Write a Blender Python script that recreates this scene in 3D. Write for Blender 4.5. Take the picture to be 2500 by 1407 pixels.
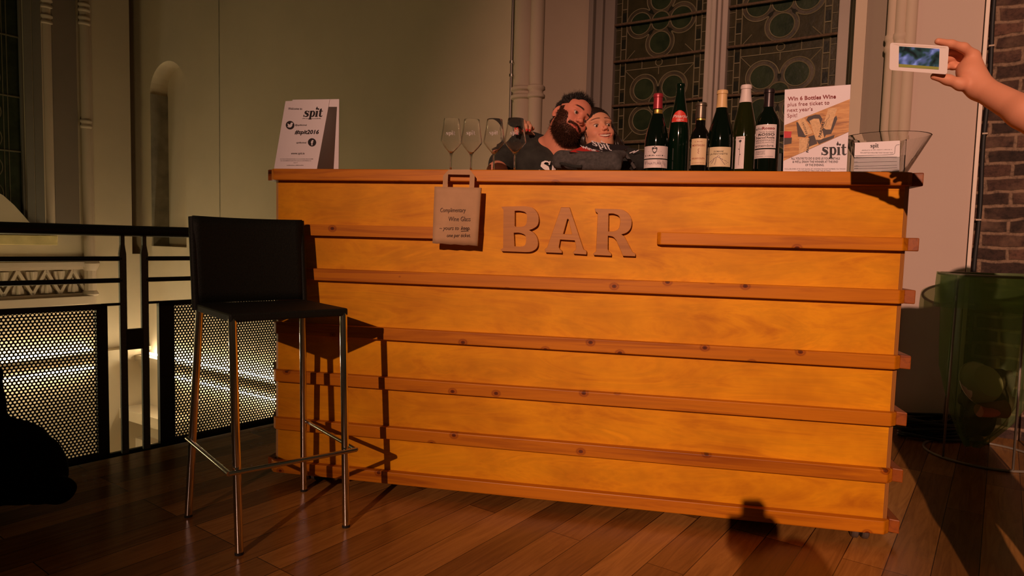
import bpy, bmesh, math, random
import numpy as np
from mathutils import Vector, Matrix
from mathutils.geometry import tessellate_polygon
random.seed(7)
S = bpy.context.scene
for o in list(bpy.data.objects): bpy.data.objects.remove(o)
COL = S.collection
PI = math.pi
rad = math.radians

# ------------------------------------------------------------------ camera
F, PIT, ROL, CH = 1640.0, rad(4.1), rad(1.5), 0.98
cp, sp, cr, sr = math.cos(PIT), math.sin(PIT), math.cos(ROL), math.sin(ROL)
RC = np.array([[cr, -sr, 0], [sr, cr, 0], [0, 0, 1]]) @ np.array([[1, 0, 0], [0, -sp, -cp], [0, cp, -sp]])
camd = bpy.data.cameras.new('camera'); cam = bpy.data.objects.new('camera', camd); COL.objects.link(cam)
camd.sensor_width = 36; camd.lens = F / 2500 * 36; camd.clip_start = 0.02; camd.clip_end = 100
M = Matrix.Identity(4)
for i in range(3):
    M[i][0] = RC[0][i]; M[i][1] = -RC[1][i]; M[i][2] = -RC[2][i]
M[2][3] = CH
cam.matrix_world = M
S.camera = cam

# ------------------------------------------------------------------ light
S.view_settings.view_transform = 'Standard'; S.view_settings.look = 'None'
S.view_settings.exposure = 0.0; S.view_settings.gamma = 1.0
try: S.view_settings.use_curve_mapping = False
except Exception: pass
w = bpy.data.worlds.new('World'); S.world = w; w.use_nodes = True
w.node_tree.nodes['Background'].inputs[0].default_value = (0.62, 0.42, 0.20, 1)
w.node_tree.nodes['Background'].inputs[1].default_value = 0.035
SPOT = Vector((-3.65, -10.2, 5.23))
sd = bpy.data.lights.new('stage_spotlight', 'SPOT'); sd.energy = 7300; sd.color = (1.0, 0.54, 0.37)
sd.spot_size = rad(29); sd.spot_blend = 1.0; sd.shadow_soft_size = 0.05
so = bpy.data.objects.new('stage_spotlight', sd); COL.objects.link(so); so.location = SPOT
so.rotation_euler = (Vector((1.9, 2.6, 1.35)) - SPOT).to_track_quat('-Z', 'Y').to_euler()

# ------------------------------------------------------------------ helpers
def ray(x, y):
    return RC.T @ np.array([(x - 1250) / F, (y - 703.5) / F, 1.0])
C0 = np.array([0, 0, CH])
def atz(x, y, z):
    d = ray(x, y); return C0 + d * ((z - CH) / d[2])
def aty(x, y, Y):
    d = ray(x, y); return C0 + d * (Y / d[1])
def onpl(x, y, p0, n):
    d = ray(x, y); return C0 + d * (((p0 - C0) @ n) / (d @ n))
# bar frame: s along the front, d away from the viewer, z up
BO = np.array([-0.893, 2.594, 0.0]); be = np.array([0.98039, -0.19706, 0.0]); bn = np.array([0.19706, 0.98039, 0.0])
BYAW = math.atan2(be[1], be[0])
def B(s, d, z): return BO + be * s + bn * d + np.array([0, 0, z])
def bs(x, y, d=0.0):
    q = onpl(x, y, BO + bn * d, bn); return float((q - BO) @ be), float(q[2])
# back wall frame: t to the left along the wall, off into the wall
W0 = np.array([2.60748, 3.53533, 0.0]); wu = np.array([-0.84433, 0.53583, 0.0]); wn = np.array([-0.53583, -0.84433, 0.0])
def W(t, off, z): return W0 + wu * t - wn * off + np.array([0, 0, z])
def wt(x, y, off=0.0):
    q = onpl(x, y, W0 - wn * off, wn); return float((q - W0) @ wu), float(q[2])
CT = 8.287
K0 = W0 + wu * CT
# left wall frame: k out of the corner towards the viewer, off behind the wall
def K(k, off, z): return K0 + wn * k + wu * off + np.array([0, 0, z])
# railing frame
R0 = np.array([-1.8137, 2.7343, 0.0]); ru = np.array([0.634, 0.7733, 0.0]); rn = np.array([0.7733, -0.634, 0.0])
def Rl(r, off, z): return R0 + ru * r + rn * off + np.array([0, 0, z])
def rt(x, y, off=0.0):
    q = onpl(x, y, R0 + rn * off, rn); return float((q - R0) @ ru), float(q[2])

class MB:
    def __init__(s): s.v = []; s.f = []
    def add(s, vs, fs):
        n = len(s.v); s.v += [tuple(map(float, p)) for p in vs]; s.f += [tuple(i + n for i in f) for f in fs]; return s
    def hexa(s, p8):
        return s.add(p8, [(0, 3, 2, 1), (4, 5, 6, 7), (0, 1, 5, 4), (1, 2, 6, 5), (2, 3, 7, 6), (3, 0, 4, 7)])
    def box(s, x0, x1, y0, y1, z0, z1, fn=None):
        p = [(x0, y0, z0), (x1, y0, z0), (x1, y1, z0), (x0, y1, z0), (x0, y0, z1), (x1, y0, z1), (x1, y1, z1), (x0, y1, z1)]
        if fn: p = [fn(*q) for q in p]
        return s.hexa(p)
    def tube(s, pts, r, n=10, closed=False, cap=True):
        pts = [Vector(p) for p in pts]; m = len(pts)
        rs = r if isinstance(r, (list, tuple)) else [r] * m
        rings = []; prev = None
        for i, p in enumerate(pts):
            if closed: t = pts[(i + 1) % m] - pts[i - 1]
            else: t = pts[min(i + 1, m - 1)] - pts[max(i - 1, 0)]
            t.normalize()
            if prev is None:
                a = Vector((0, 0, 1)) if abs(t.z) < .9 else Vector((1, 0, 0))
                u = t.cross(a).normalized()
            else:
                u = (prev - t * prev.dot(t)).normalized()
            prev = u; v = t.cross(u)
            rings.append([p + (u * math.cos(2 * PI * k / n) + v * math.sin(2 * PI * k / n)) * rs[i] for k in range(n)])
        vs = [q for rg in rings for q in rg]; fs = []
        for i in range(m if closed else m - 1):
            a = i * n; b = ((i + 1) % m) * n
            for k in range(n): fs.append((a + k, a + (k + 1) % n, b + (k + 1) % n, b + k))
        if cap and not closed:
            fs.append(tuple(range(n - 1, -1, -1))); fs.append(tuple(range((m - 1) * n, m * n)))
        return s.add(vs, fs)
    def lathe(s, prof, n=32, c=(0, 0, 0), a0=0, a1=2 * PI):
        full = abs(a1 - a0 - 2 * PI) < 1e-6; cols = n if full else n + 1
        vs = []
        for (r, z) in prof:
            for k in range(cols):
                a = a0 + (a1 - a0) * k / n
                vs.append((c[0] + r * math.cos(a), c[1] + r * math.sin(a), c[2] + z))
        fs = []
        for i in range(len(prof) - 1):
            for k in range(n):
                k2 = (k + 1) % cols
                fs.append((i * cols + k, i * cols + k2, (i + 1) * cols + k2, (i + 1) * cols + k))
        return s.add(vs, fs)
    def prism(s, polys, fn, w0, w1):
        """polys: outer outline then holes, 2-D; fn(a,b,w)->3-D"""
        tri = tessellate_polygon([[Vector((p[0], p[1], 0)) for p in q] for q in polys])
        flat = [p for q in polys for p in q]; n = len(flat)
        vs = [fn(p[0], p[1], w0) for p in flat] + [fn(p[0], p[1], w1) for p in flat]
        fs = [tuple(t) for t in tri] + [tuple(i + n for i in reversed(t)) for t in tri]
        b = 0
        for q in polys:
            m = len(q)
            for i in range(m): fs.append((b + i, b + (i + 1) % m, n + b + (i + 1) % m, n + b + i))
            b += m
        return s.add(vs, fs)
    def flat(s, polys, fn):
        tri = tessellate_polygon([[Vector((p[0], p[1], 0)) for p in q] for q in polys])
        return s.add([fn(p[0], p[1]) for q in polys for p in q], [tuple(t) for t in tri])
    def build(s, name, mat, parent=None, smooth=False, bevel=0, fix=True, weld=False, world=True, frame=None):
        if parent is not None and world:
            im = root_mat(parent).inverted(); s.v = [tuple(im @ Vector(p)) for p in s.v]
        if frame is not None:
            im = frame.inverted(); s.v = [tuple(im @ Vector(p)) for p in s.v]
        me = bpy.data.meshes.new(name); me.from_pydata(s.v, [], s.f); me.update()
        bm = bmesh.new(); bm.from_mesh(me)
        if weld: bmesh.ops.remove_doubles(bm, verts=bm.verts, dist=1e-6)
        if fix: bmesh.ops.recalc_face_normals(bm, faces=bm.faces)
        bm.to_mesh(me); bm.free()
        if smooth:
            for p in me.polygons: p.use_smooth = True
        if smooth and smooth is not True:
            me.set_sharp_from_angle(angle=rad(smooth))
        if mat: me.materials.append(mat)
        ob = bpy.data.objects.new(name, me); COL.objects.link(ob)
        if parent is not None:
            ob.parent = parent
        if frame is not None: ob.matrix_world = frame
        if bevel:
            bv = ob.modifiers.new('bevel', 'BEVEL'); bv.width = bevel; bv.segments = 2; bv.limit_method = 'ANGLE'; bv.angle_limit = rad(40)
        return ob
def root_mat(o):
    m = Matrix.Identity(4)
    while o is not None:
        m = Matrix.Translation(o.location) @ o.rotation_euler.to_matrix().to_4x4() @ m
        o = o.parent
    return m
def tag(o, label=None, cat=None, group=None, kind=None):
    if label: o['label'] = label
    if cat: o['category'] = cat
    if group: o['group'] = group
    if kind: o['kind'] = kind
    return o
def thing(name, label, cat, loc=(0, 0, 0), rz=0.0, group=None):
    o = bpy.data.objects.new(name, None); COL.objects.link(o); o.location = tuple(map(float, loc)); o.rotation_euler = (0, 0, rz)
    o.empty_display_size = .05
    return tag(o, label, cat, group)
def struct(o): o['kind'] = 'structure'; return o
def dup(o, parent=None):
    c = o.copy(); COL.objects.link(c)
    if parent is not None: c.parent = parent
    for ch in list(o.children): dup(ch, c)
    return c
def chaikin(pts, it=2):
    """points (x,y) sharp or (x,y,1) rounded"""
    pts = [(p[0], p[1], p[2] if len(p) > 2 else 0) for p in pts]
    for _ in range(it):
        out = []; n = len(pts)
        for i, p in enumerate(pts):
            if not p[2]: out.append(p); continue
            a = pts[i - 1]; b = pts[(i + 1) % n]
            out.append((p[0] * .75 + a[0] * .25, p[1] * .75 + a[1] * .25, 1)); out.append((p[0] * .75 + b[0] * .25, p[1] * .75 + b[1] * .25, 1))
        pts = out
    return [(p[0], p[1]) for p in pts]
def circ(cx, cy, r, n=20, a0=0, a1=2 * PI, ry=None):
    ry = ry or r
    return [(cx + r * math.cos(a0 + (a1 - a0) * i / n), cy + ry * math.sin(a0 + (a1 - a0) * i / n)) for i in range(n if abs(a1 - a0 - 2 * PI) < 1e-6 else n + 1)]
def stroke(pts, ws):
    """outline polygon of a polyline with varying width"""
    n = len(pts)
    if not isinstance(ws, (list, tuple)): ws = [ws] * n
    L = []; Rr = []
    for i in range(n):
        a = pts[max(0, i - 1)]; b = pts[min(n - 1, i + 1)]
        dx, dy = b[0] - a[0], b[1] - a[1]; l = math.hypot(dx, dy) or 1
        nx, ny = -dy / l * ws[i] / 2, dx / l * ws[i] / 2
        L.append((pts[i][0] + nx, pts[i][1] + ny)); Rr.append((pts[i][0] - nx, pts[i][1] - ny))
    return L + Rr[::-1]

# ------------------------------------------------------------------ materials
def nt(name):
    m = bpy.data.materials.new(name); m.use_nodes = True
    n = m.node_tree; return m, n, n.nodes['Principled BSDF']
def lnk(n, a, b): n.links.new(a, b)
def ramp(n, fac, stops):
    r = n.nodes.new('ShaderNodeValToRGB')
    while len(r.color_ramp.elements) < len(stops): r.color_ramp.elements.new(.5)
    for e, (p, c) in zip(r.color_ramp.elements, stops): e.position = p; e.color = (*c, 1)
    lnk(n, fac, r.inputs[0]); return r.outputs[0]
def mapping(n, scale=(1, 1, 1), rot=(0, 0, 0), coord='Object', loc=(0, 0, 0)):
    tc = n.nodes.new('ShaderNodeTexCoord'); mp = n.nodes.new('ShaderNodeMapping')
    mp.inputs['Scale'].default_value = scale; mp.inputs['Rotation'].default_value = rot; mp.inputs['Location'].default_value = loc
    lnk(n, tc.outputs[coord], mp.inputs[0]); return mp.outputs[0]
def noise(n, vec, scale, detail=4, rough=.55, dist=0):
    t = n.nodes.new('ShaderNodeTexNoise'); t.inputs['Scale'].default_value = scale; t.inputs['Detail'].default_value = detail
    t.inputs['Roughness'].default_value = rough; t.inputs['Distortion'].default_value = dist
    if vec is not None: lnk(n, vec, t.inputs['Vector'])
    return t.outputs['Fac']
def mixc(n, fac, a, b, mode='MIX'):
    m = n.nodes.new('ShaderNodeMix'); m.data_type = 'RGBA'; m.blend_type = mode
    for s, v in ((m.inputs[0], fac), (m.inputs[6], a), (m.inputs[7], b)):
        if hasattr(v, 'is_linked') or hasattr(v, 'links'): lnk(n, v, s)
        elif isinstance(v, (int, float)): s.default_value = v
        else: s.default_value = (*v, 1)
    return m.outputs[2]
def bump(n, b, h, strength=.3, dist=.002):
    k = n.nodes.new('ShaderNodeBump'); k.inputs['Strength'].default_value = strength; k.inputs['Distance'].default_value = dist
    lnk(n, h, k.inputs['Height']); lnk(n, k.outputs[0], b.inputs['Normal'])
def simple(name, c, rough=.5, metal=0, spec=None, nz=0, nscale=30, bmp=0, coat=0):
    m, n, b = nt(name)
    b.inputs['Roughness'].default_value = rough; b.inputs['Metallic'].default_value = metal
    if spec is not None: b.inputs['Specular IOR Level'].default_value = spec
    if coat: b.inputs['Coat Weight'].default_value = coat
    b.inputs['Base Color'].default_value = (*c, 1)
    if nz:
        f = noise(n, mapping(n), nscale)
        lnk(n, ramp(n, f, [(.3, tuple(v * (1 - nz) for v in c)), (.7, tuple(min(1, v * (1 + nz)) for v in c))]), b.inputs['Base Color'])
        if bmp: bump(n, b, f, bmp, .003)
    return m
def plaster(name, c, dirt=.12):
    m, n, b = nt(name); b.inputs['Roughness'].default_value = .75
    v = mapping(n)
    f = noise(n, v, 1.1, 5, .6); g = noise(n, v, 14, 6, .7)
    base = ramp(n, f, [(.3, tuple(x * (1 - dirt) for x in c)), (.7, c)])
    sp_ = ramp(n, g, [(.22, (.45, .42, .4)), (.30, (1, 1, 1))])
    lnk(n, mixc(n, .6, base, sp_, 'MULTIPLY'), b.inputs['Base Color'])
    bump(n, b, g, .15, .004); return m
def pine(name, dark, light, axis=0, knots=True, rough=.42):
    """stained softwood, grain along object axis"""
    m, n, b = nt(name); b.inputs['Roughness'].default_value = rough; b.inputs['Specular IOR Level'].default_value = .3
    sc = [26, 26, 26]; sc[axis] = 1.3
    oi = n.nodes.new('ShaderNodeObjectInfo')
    tc = n.nodes.new('ShaderNodeTexCoord'); ad = n.nodes.new('ShaderNodeVectorMath'); ad.operation = 'ADD'
    lnk(n, tc.outputs['Object'], ad.inputs[0])
    sv = n.nodes.new('ShaderNodeVectorMath'); sv.operation = 'SCALE'; sv.inputs[0].default_value = (17, 5, 9); lnk(n, oi.outputs['Random'], sv.inputs['Scale']); lnk(n, sv.outputs[0], ad.inputs[1])
    def mp(s):
        q = n.nodes.new('ShaderNodeMapping'); q.inputs['Scale'].default_value = s; lnk(n, ad.outputs[0], q.inputs[0]); return q.outputs[0]
    f = noise(n, mp(sc), 1.0, 6, .6, 1.2)
    g = noise(n, mp([2 if i == axis else 9 for i in range(3)]), 1.0, 3, .5)
    col = ramp(n, f, [(.30, dark), (.52, light), (.75, tuple(x * .8 for x in light))])
    col = mixc(n, .35, col, ramp(n, g, [(.3, (.62, .5, .4)), (.65, (1, 1, 1))]), 'MULTIPLY')
    if knots:
        vo = n.nodes.new('ShaderNodeTexVoronoi'); vo.inputs['Scale'].default_value = 1.0; vo.voronoi_dimensions = '2D'
        sp3 = n.nodes.new('ShaderNodeSeparateXYZ'); cb3 = n.nodes.new('ShaderNodeCombineXYZ'); lnk(n, mp([7, 7, 9]), sp3.inputs[0]); lnk(n, sp3.outputs[axis], cb3.inputs[0]); lnk(n, sp3.outputs[2], cb3.inputs[1]); lnk(n, cb3.outputs[0], vo.inputs['Vector'])
        sx_ = n.nodes.new('ShaderNodeSeparateColor'); lnk(n, vo.outputs['Color'], sx_.inputs[0])
        gt = n.nodes.new('ShaderNodeMath'); gt.operation = 'MULTIPLY_ADD'; gt.inputs[1].default_value = -1.2; gt.inputs[2].default_value = .84; lnk(n, sx_.outputs[0], gt.inputs[0])
        mxm = n.nodes.new('ShaderNodeMath'); mxm.operation = 'MAXIMUM'; mxm.inputs[1].default_value = 0; lnk(n, gt.outputs[0], mxm.inputs[0])
        sbt = n.nodes.new('ShaderNodeMath'); sbt.operation = 'SUBTRACT'; sbt.inputs[0].default_value = .30; sbt.use_clamp = True; lnk(n, mxm.outputs[0], sbt.inputs[1])
        add = n.nodes.new('ShaderNodeMath'); add.operation = 'ADD'; lnk(n, vo.outputs['Distance'], add.inputs[0]); lnk(n, sbt.outputs[0], add.inputs[1])
        kk = ramp(n, add.outputs[0], [(.0, (.14, .07, .04)), (.05, (.30, .17, .10)), (.07, (.85, .7, .6)), (.10, (.6, .48, .38)), (.14, (1, 1, 1))])
        col = mixc(n, 1.0, col, kk, 'MULTIPLY')
    lnk(n, col, b.inputs['Base Color']); bump(n, b, f, .15, .001); return m
def plywood(name, a, c):
    m, n, b = nt(name); b.inputs['Roughness'].default_value = .5; b.inputs['Specular IOR Level'].default_value = .25
    f = noise(n, mapping(n, (1.0, 4, 4.2)), 1.7, 7, .6, 3.2)
    g = noise(n, mapping(n, (1, 1, 1.3)), 3.4, 4, .6)
    h = noise(n, mapping(n, (6, 60, 90)), 1.0, 3, .6)
    col = ramp(n, f, [(.28, a), (.48, c), (.60, tuple(x * .88 for x in c)), (.75, tuple(min(1, x * 1.1) for x in c))])
    col = mixc(n, .55, col, ramp(n, g, [(.36, (.60, .46, .35)), (.62, (1, 1, 1))]), 'MULTIPLY')
    col = mixc(n, .12, col, ramp(n, h, [(.35, (.75, .65, .5)), (.6, (1, 1, 1))]), 'MULTIPLY')
    lnk(n, col, b.inputs['Base Color']); return m
def ply_edge(name):
    m, n, b = nt(name); b.inputs['Roughness'].default_value = .5
    wv = n.nodes.new('ShaderNodeTexWave'); wv.inputs['Scale'].default_value = 62; wv.bands_direction = 'X'
    wv.inputs['Distortion'].default_value = .6; lnk(n, mapping(n, (1, 0, .01)), wv.inputs[0])
    lnk(n, ramp(n, wv.outputs['Fac'], [(.25, (.30, .10, .022)), (.7, (.66, .30, .07))]), b.inputs['Base Color']); return m

WALLC = (.62, .51, .36)
m_wall = plaster('wall_paint', WALLC)
m_stone = plaster('painted_stone', (.52, .41, .31))
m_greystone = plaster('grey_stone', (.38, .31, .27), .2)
m_panelw = plaster('white_panel', (.52, .40, .34), .05)
m_jamb = simple('dark_blotchy_plaster', (.27, .23, .17), .9, nz=.3, nscale=5)  # darker, blotchy plaster for the niche jamb and the thin wall line
m_ply = plywood('stained_plywood', (.60, .22, .001), (.80, .345, .002))
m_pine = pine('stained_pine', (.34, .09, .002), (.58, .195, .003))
m_pine_y = pine('stained_pine_side_shade', (.16, .035, .002), (.30, .075, .003), axis=1)  # darker copy of the pine, shade of the turned-away ends in its colour
m_pedge = ply_edge('plywood_edge')
m_letter = pine('letter_wood', (.32, .12, .022), (.50, .205, .034), knots=False)
m_top = pine('counter_wood', (.48, .16, .03), (.66, .24, .04))
m_dark = simple('dark_ply_inside', (.18, .07, .02), .7)
m_steel = simple('brushed_steel', (.62, .58, .53), .22, 1)
m_chrome = simple('chrome', (.72, .70, .68), .12, 1)
m_blackm = simple('black_painted_steel', (.010, .014, .011), .45, nz=.3, nscale=200)
m_greym = simple('grey_painted_steel', (.12, .135, .13), .5, nz=.2, nscale=150)
m_leather = simple('black_leather', (.009, .011, .008), .6, spec=.22, nz=.3, nscale=220, bmp=.4)
m_rubber = simple('black_rubber', (.012, .012, .012), .6)
m_paperw = simple('white_paper', (.80, .74, .78), .6, nz=.03, nscale=4)
m_card = simple('white_card', (.72, .66, .72), .55)
m_ink = simple('black_ink', (.018, .013, .016), .6)
m_inkred = simple('dark_red_ink', (.24, .028, .03), .6)
m_kraft = simple('kraft_paper', (.46, .275, .145), .8, nz=.12, nscale=9)
m_pen = simple('marker_ink', (.05, .022, .015), .7)
m_black = simple('black_cloth', (.016, .016, .014), .95, nz=.35, nscale=60, bmp=.5)
m_grey = simple('charcoal_canvas', (.055, .050, .048), .95, nz=.3, nscale=90, bmp=.4)
m_blackp = simple('black_plastic', (.012, .016, .013), .35)
m_whitepl = simple('white_plastic', (.78, .70, .68), .35)
m_trunk = simple('white_trunking', (.72, .60, .52), .5)
m_lead = simple('lead_came', (.13, .11, .06), .7, .2)
m_iron = simple('rusty_iron_bar', (.08, .045, .022), .75, nz=.4, nscale=60)
def glassdark(name, a, c, rough=.25):
    m, n, b = nt(name); f = noise(n, mapping(n), 9, 4)
    lnk(n, ramp(n, f, [(.35, a), (.65, c)]), b.inputs['Base Color']); b.inputs['Roughness'].default_value = rough
    b.inputs['Specular IOR Level'].default_value = .35
    bump(n, b, noise(n, mapping(n), 30, 2), .25, .004); return m
m_gA = glassdark('green_window_glass', (.010, .018, .008), (.022, .032, .014))
m_gB = glassdark('olive_window_glass', (.022, .020, .009), (.036, .030, .014))
m_gC = glassdark('dark_window_glass', (.006, .008, .005), (.014, .014, .008))
m_gR = glassdark('textured_ring_glass', (.022, .018, .010), (.065, .048, .026), .35)

# floor boards
m_floor, n, b = nt('floor_boards')
RB = rad(53.9)
v = mapping(n, rot=(0, 0, -RB), coord='Object')
br = n.nodes.new('ShaderNodeTexBrick'); br.offset = .37; br.offset_frequency = 3; br.squash = 1
br.inputs['Scale'].default_value = 1; br.inputs['Brick Width'].default_value = 1.15; br.inputs['Row Height'].default_value = .118
br.inputs['Mortar Size'].default_value = .0016; br.inputs['Mortar Smooth'].default_value = .2
br.inputs['Color1'].default_value = (0, 0, 0, 1); br.inputs['Color2'].default_value = (1, 1, 1, 1); br.inputs['Mortar'].default_value = (.5, .5, .5, 1)
lnk(n, v, br.inputs['Vector'])
tone = ramp(n, br.outputs['Color'], [(0, (.20, .088, .020)), (.5, (.36, .165, .038)), (1, (.54, .265, .066))])
gr = noise(n, mapping(n, (3, 38, 1), rot=(0, 0, -RB)), 1.0, 6, .62, 1.5)
# mapping rotates after scaling, so grain uses a second mapping node fed by the rotated one
m2 = n.nodes.new('ShaderNodeMapping'); m2.inputs['Scale'].default_value = (2.2, 26, 1); lnk(n, v, m2.inputs[0])
gr = noise(n, m2.outputs[0], 1.0, 7, .65, 1.8)
col = mixc(n, .75, tone, ramp(n, gr, [(.3, (.45, .38, .32)), (.6, (1, 1, 1))]), 'MULTIPLY')
gap = ramp(n, br.outputs['Fac'], [(0, (1, 1, 1)), (1, (.12, .08, .06))])
lnk(n, mixc(n, 1, col, gap, 'MULTIPLY'), b.inputs['Base Color'])
rr = n.nodes.new('ShaderNodeMapRange'); rr.inputs['To Min'].default_value = .16; rr.inputs['To Max'].default_value = .34
lnk(n, noise(n, v, 5, 4), rr.inputs['Value']); lnk(n, rr.outputs[0], b.inputs['Roughness'])
bump(n, b, br.outputs['Fac'], -.25, .001)

# brick
m_brick, n, b = nt('old_brick')
v = mapping(n)
dv = n.nodes.new('ShaderNodeVectorMath'); dv.operation = 'MULTIPLY_ADD'; dv.inputs[1].default_value = (.03, .03, .03)
nz_ = n.nodes.new('ShaderNodeTexNoise'); nz_.inputs['Scale'].default_value = 9; lnk(n, v, nz_.inputs['Vector']); lnk(n, nz_.outputs['Color'], dv.inputs[0]); lnk(n, v, dv.inputs[2])
br = n.nodes.new('ShaderNodeTexBrick'); br.offset = .5
br.inputs['Scale'].default_value = 1; br.inputs['Brick Width'].default_value = .225; br.inputs['Row Height'].default_value = .073
br.inputs['Mortar Size'].default_value = .012; br.inputs['Mortar Smooth'].default_value = .6; br.inputs['Bias'].default_value = -.1
br.inputs['Color1'].default_value = (.040, .022, .016, 1); br.inputs['Color2'].default_value = (.15, .070, .045, 1); br.inputs['Mortar'].default_value = (.26, .17, .11, 1)
lnk(n, dv.outputs[0], br.inputs['Vector'])
g = noise(n, v, 34, 6, .75)
g2 = noise(n, v, 6, 4, .6)
col = mixc(n, .85, br.outputs['Color'], ramp(n, g, [(.35, (.25, .24, .25)), (.55, (1, 1, 1)), (.72, (1.0, .95, .9))]), 'MULTIPLY')
col = mixc(n, ramp(n, g2, [(.52, (0, 0, 0)), (.75, (.55, .55, .55))]), col, (.27, .16, .10))
lnk(n, col, b.inputs['Base Color']); b.inputs['Roughness'].default_value = .9
ms = n.nodes.new('ShaderNodeMath'); ms.operation = 'SUBTRACT'; lnk(n, g, ms.inputs[0]); lnk(n, br.outputs['Fac'], ms.inputs[1])
bump(n, b, ms.outputs[0], .8, .008)

def emis(name, c, s):
    m, n, b = nt(name); b.inputs['Base Color'].default_value = (*c, 1); b.inputs['Emission Color'].default_value = (*c, 1); b.inputs['Emission Strength'].default_value = s; return m
m_lamp = emis('lamp_tube', (1, .86, .58), 42)
def clear(name, c=(1, 1, 1), ior=1.46, rough=0.0):
    m, n, b = nt(name); b.inputs['Base Color'].default_value = (*c, 1); b.inputs['Transmission Weight'].default_value = 1
    b.inputs['IOR'].default_value = ior; b.inputs['Roughness'].default_value = rough; return m
m_glass = clear('clear_glass')
m_acryl = clear('clear_acrylic', (.93, .95, .94), 1.3, .02)
m_frost = simple('white_frosted_print', (.80, .72, .70), .6)

# text --------------------------------------------------------------
TXT = {}
def text2d(s, bold=0, res=2):
    key = (s, bold, res)
    if key in TXT: return TXT[key]
    cu = bpy.data.curves.new('t', 'FONT'); cu.body = s; cu.size = 1; cu.resolution_u = res; cu.offset = bold; cu.fill_mode = 'FRONT'
    ob = bpy.data.objects.new('t', cu); me = ob.to_mesh()
    vs = [(q.co.x, q.co.y) for q in me.vertices]; fs = [tuple(p.vertices) for p in me.polygons]
    ob.to_mesh_clear(); bpy.data.objects.remove(ob); bpy.data.curves.remove(cu)
    if vs:
        x0 = min(q[0] for q in vs); x1 = max(q[0] for q in vs)
    else: x0 = x1 = 0
    TXT[key] = (vs, fs, x0, x1); return TXT[key]
def put_text(mb, s, x, y, h, fn, width=None, align='L', bold=0, shear=0, res=2):
    """writes s with its baseline start at (x,y), letter size h (em), in 2-D frame fn(a,b)->3-D"""
    vs, fs, x0, x1 = text2d(s, bold, res)
    if not vs: return
    sx = h if width is None else width / (x1 - x0)
    wd = (x1 - x0) * sx
    ox = x if align == 'L' else (x - wd if align == 'R' else x - wd / 2)
    mb.add([fn(ox + (a - x0) * sx + shear * c * h, y + c * h) for a, c in vs], fs)
def logo2d():
    """the fat-face four letter logo, x 0..1.9, baseline 0, x-height .62"""
    P = []
    sp_ = [(.50, .50), (.40, .575), (.26, .59), (.15, .52), (.15, .42), (.27, .34), (.40, .27), (.46, .17), (.40, .06), (.25, .02), (.12, .05), (.03, .13)]
    P.append([stroke(sp_, [.05, .06, .08, .14, .19, .21, .22, .19, .13, .08, .06, .05])])
    P.append([[(.455, .44), (.52, .42), (.53, .60), (.47, .60)]]); P.append([[(.01, 0), (.07, 0), (.09, .20), (.02, .20)]])
    P.append([[(.60, .60), (.83, .62), (.83, -.20), (.90, -.24), (.90, -.27), (.58, -.27), (.58, -.24), (.65, -.20), (.65, .55), (.60, .56)]])
    P.append([circ(.93, .31, .24, 24, ry=.32), circ(.90, .31, .10, 18, ry=.24)[::-1]])
    P.append([[(1.20, .60), (1.43, .62), (1.43, .05), (1.49, .03), (1.49, 0), (1.19, 0), (1.19, .03), (1.25, .05), (1.25, .55), (1.20, .56)]])
    P.append([circ(1.44, .80, .075, 16)])
    P.append([[(1.17, .86), (1.20, .74), (1.36, .77), (1.34, .90), (1.30, .97), (1.31, 1.03), (1.24, 1.03), (1.24, .96)]])
    P.append([[(1.62, .80), (1.78, .86), (1.78, .62), (1.92, .62), (1.92, .56), (1.78, .56), (1.78, .14), (1.82, .07), (1.88, .08), (1.93, .14), (1.96, .12), (1.90, .02), (1.80, -.02), (1.68, 0), (1.61, .10), (1.60, .56), (1.53, .56), (1.53, .62), (1.61, .62)]])
    return P
LOGO = logo2d()
def put_logo(mb, x, y, wdt, fn, hs=1.0):
    k = wdt / 1.95
    for q in LOGO: mb.flat(q, lambda a, c: fn(x + a * k, y + c * k * hs))

# ------------------------------------------------------------------ setting
def frame_of(o, x, y):
    x = Vector(x); y = Vector(y); z = x.cross(y)
    m = Matrix.Identity(4)
    for i in range(3): m[i][0] = x[i]; m[i][1] = y[i]; m[i][2] = z[i]; m[i][3] = o[i]
    return m
WF = frame_of(W0, -wu, (0, 0, 1)); KF = frame_of(K0, wn, (0, 0, 1))
# floor of the gallery
fe0 = Rl(-5.5, .03, 0); tt = 5.1
den = np.linalg.solve(np.array([[ru[0], -wu[0]], [ru[1], -wu[1]]]), (W0 - R0)[:2]); fe1 = Rl(den[0], .03, 0); fw = W0 - wu * 3
poly = [(fe0[0], fe0[1]), (fe1[0], fe1[1]), (fw[0], fw[1]), (6.0, -3.5), (-2.5, -6.5)]
struct(MB().prism([poly], lambda a, c, w_: (a, c, w_), -.30, 0).build('floor', m_floor))
struct(MB().box(-12, 8, -12, 10, -3.7, -3.6).build('floor_lower', m_floor))
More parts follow.
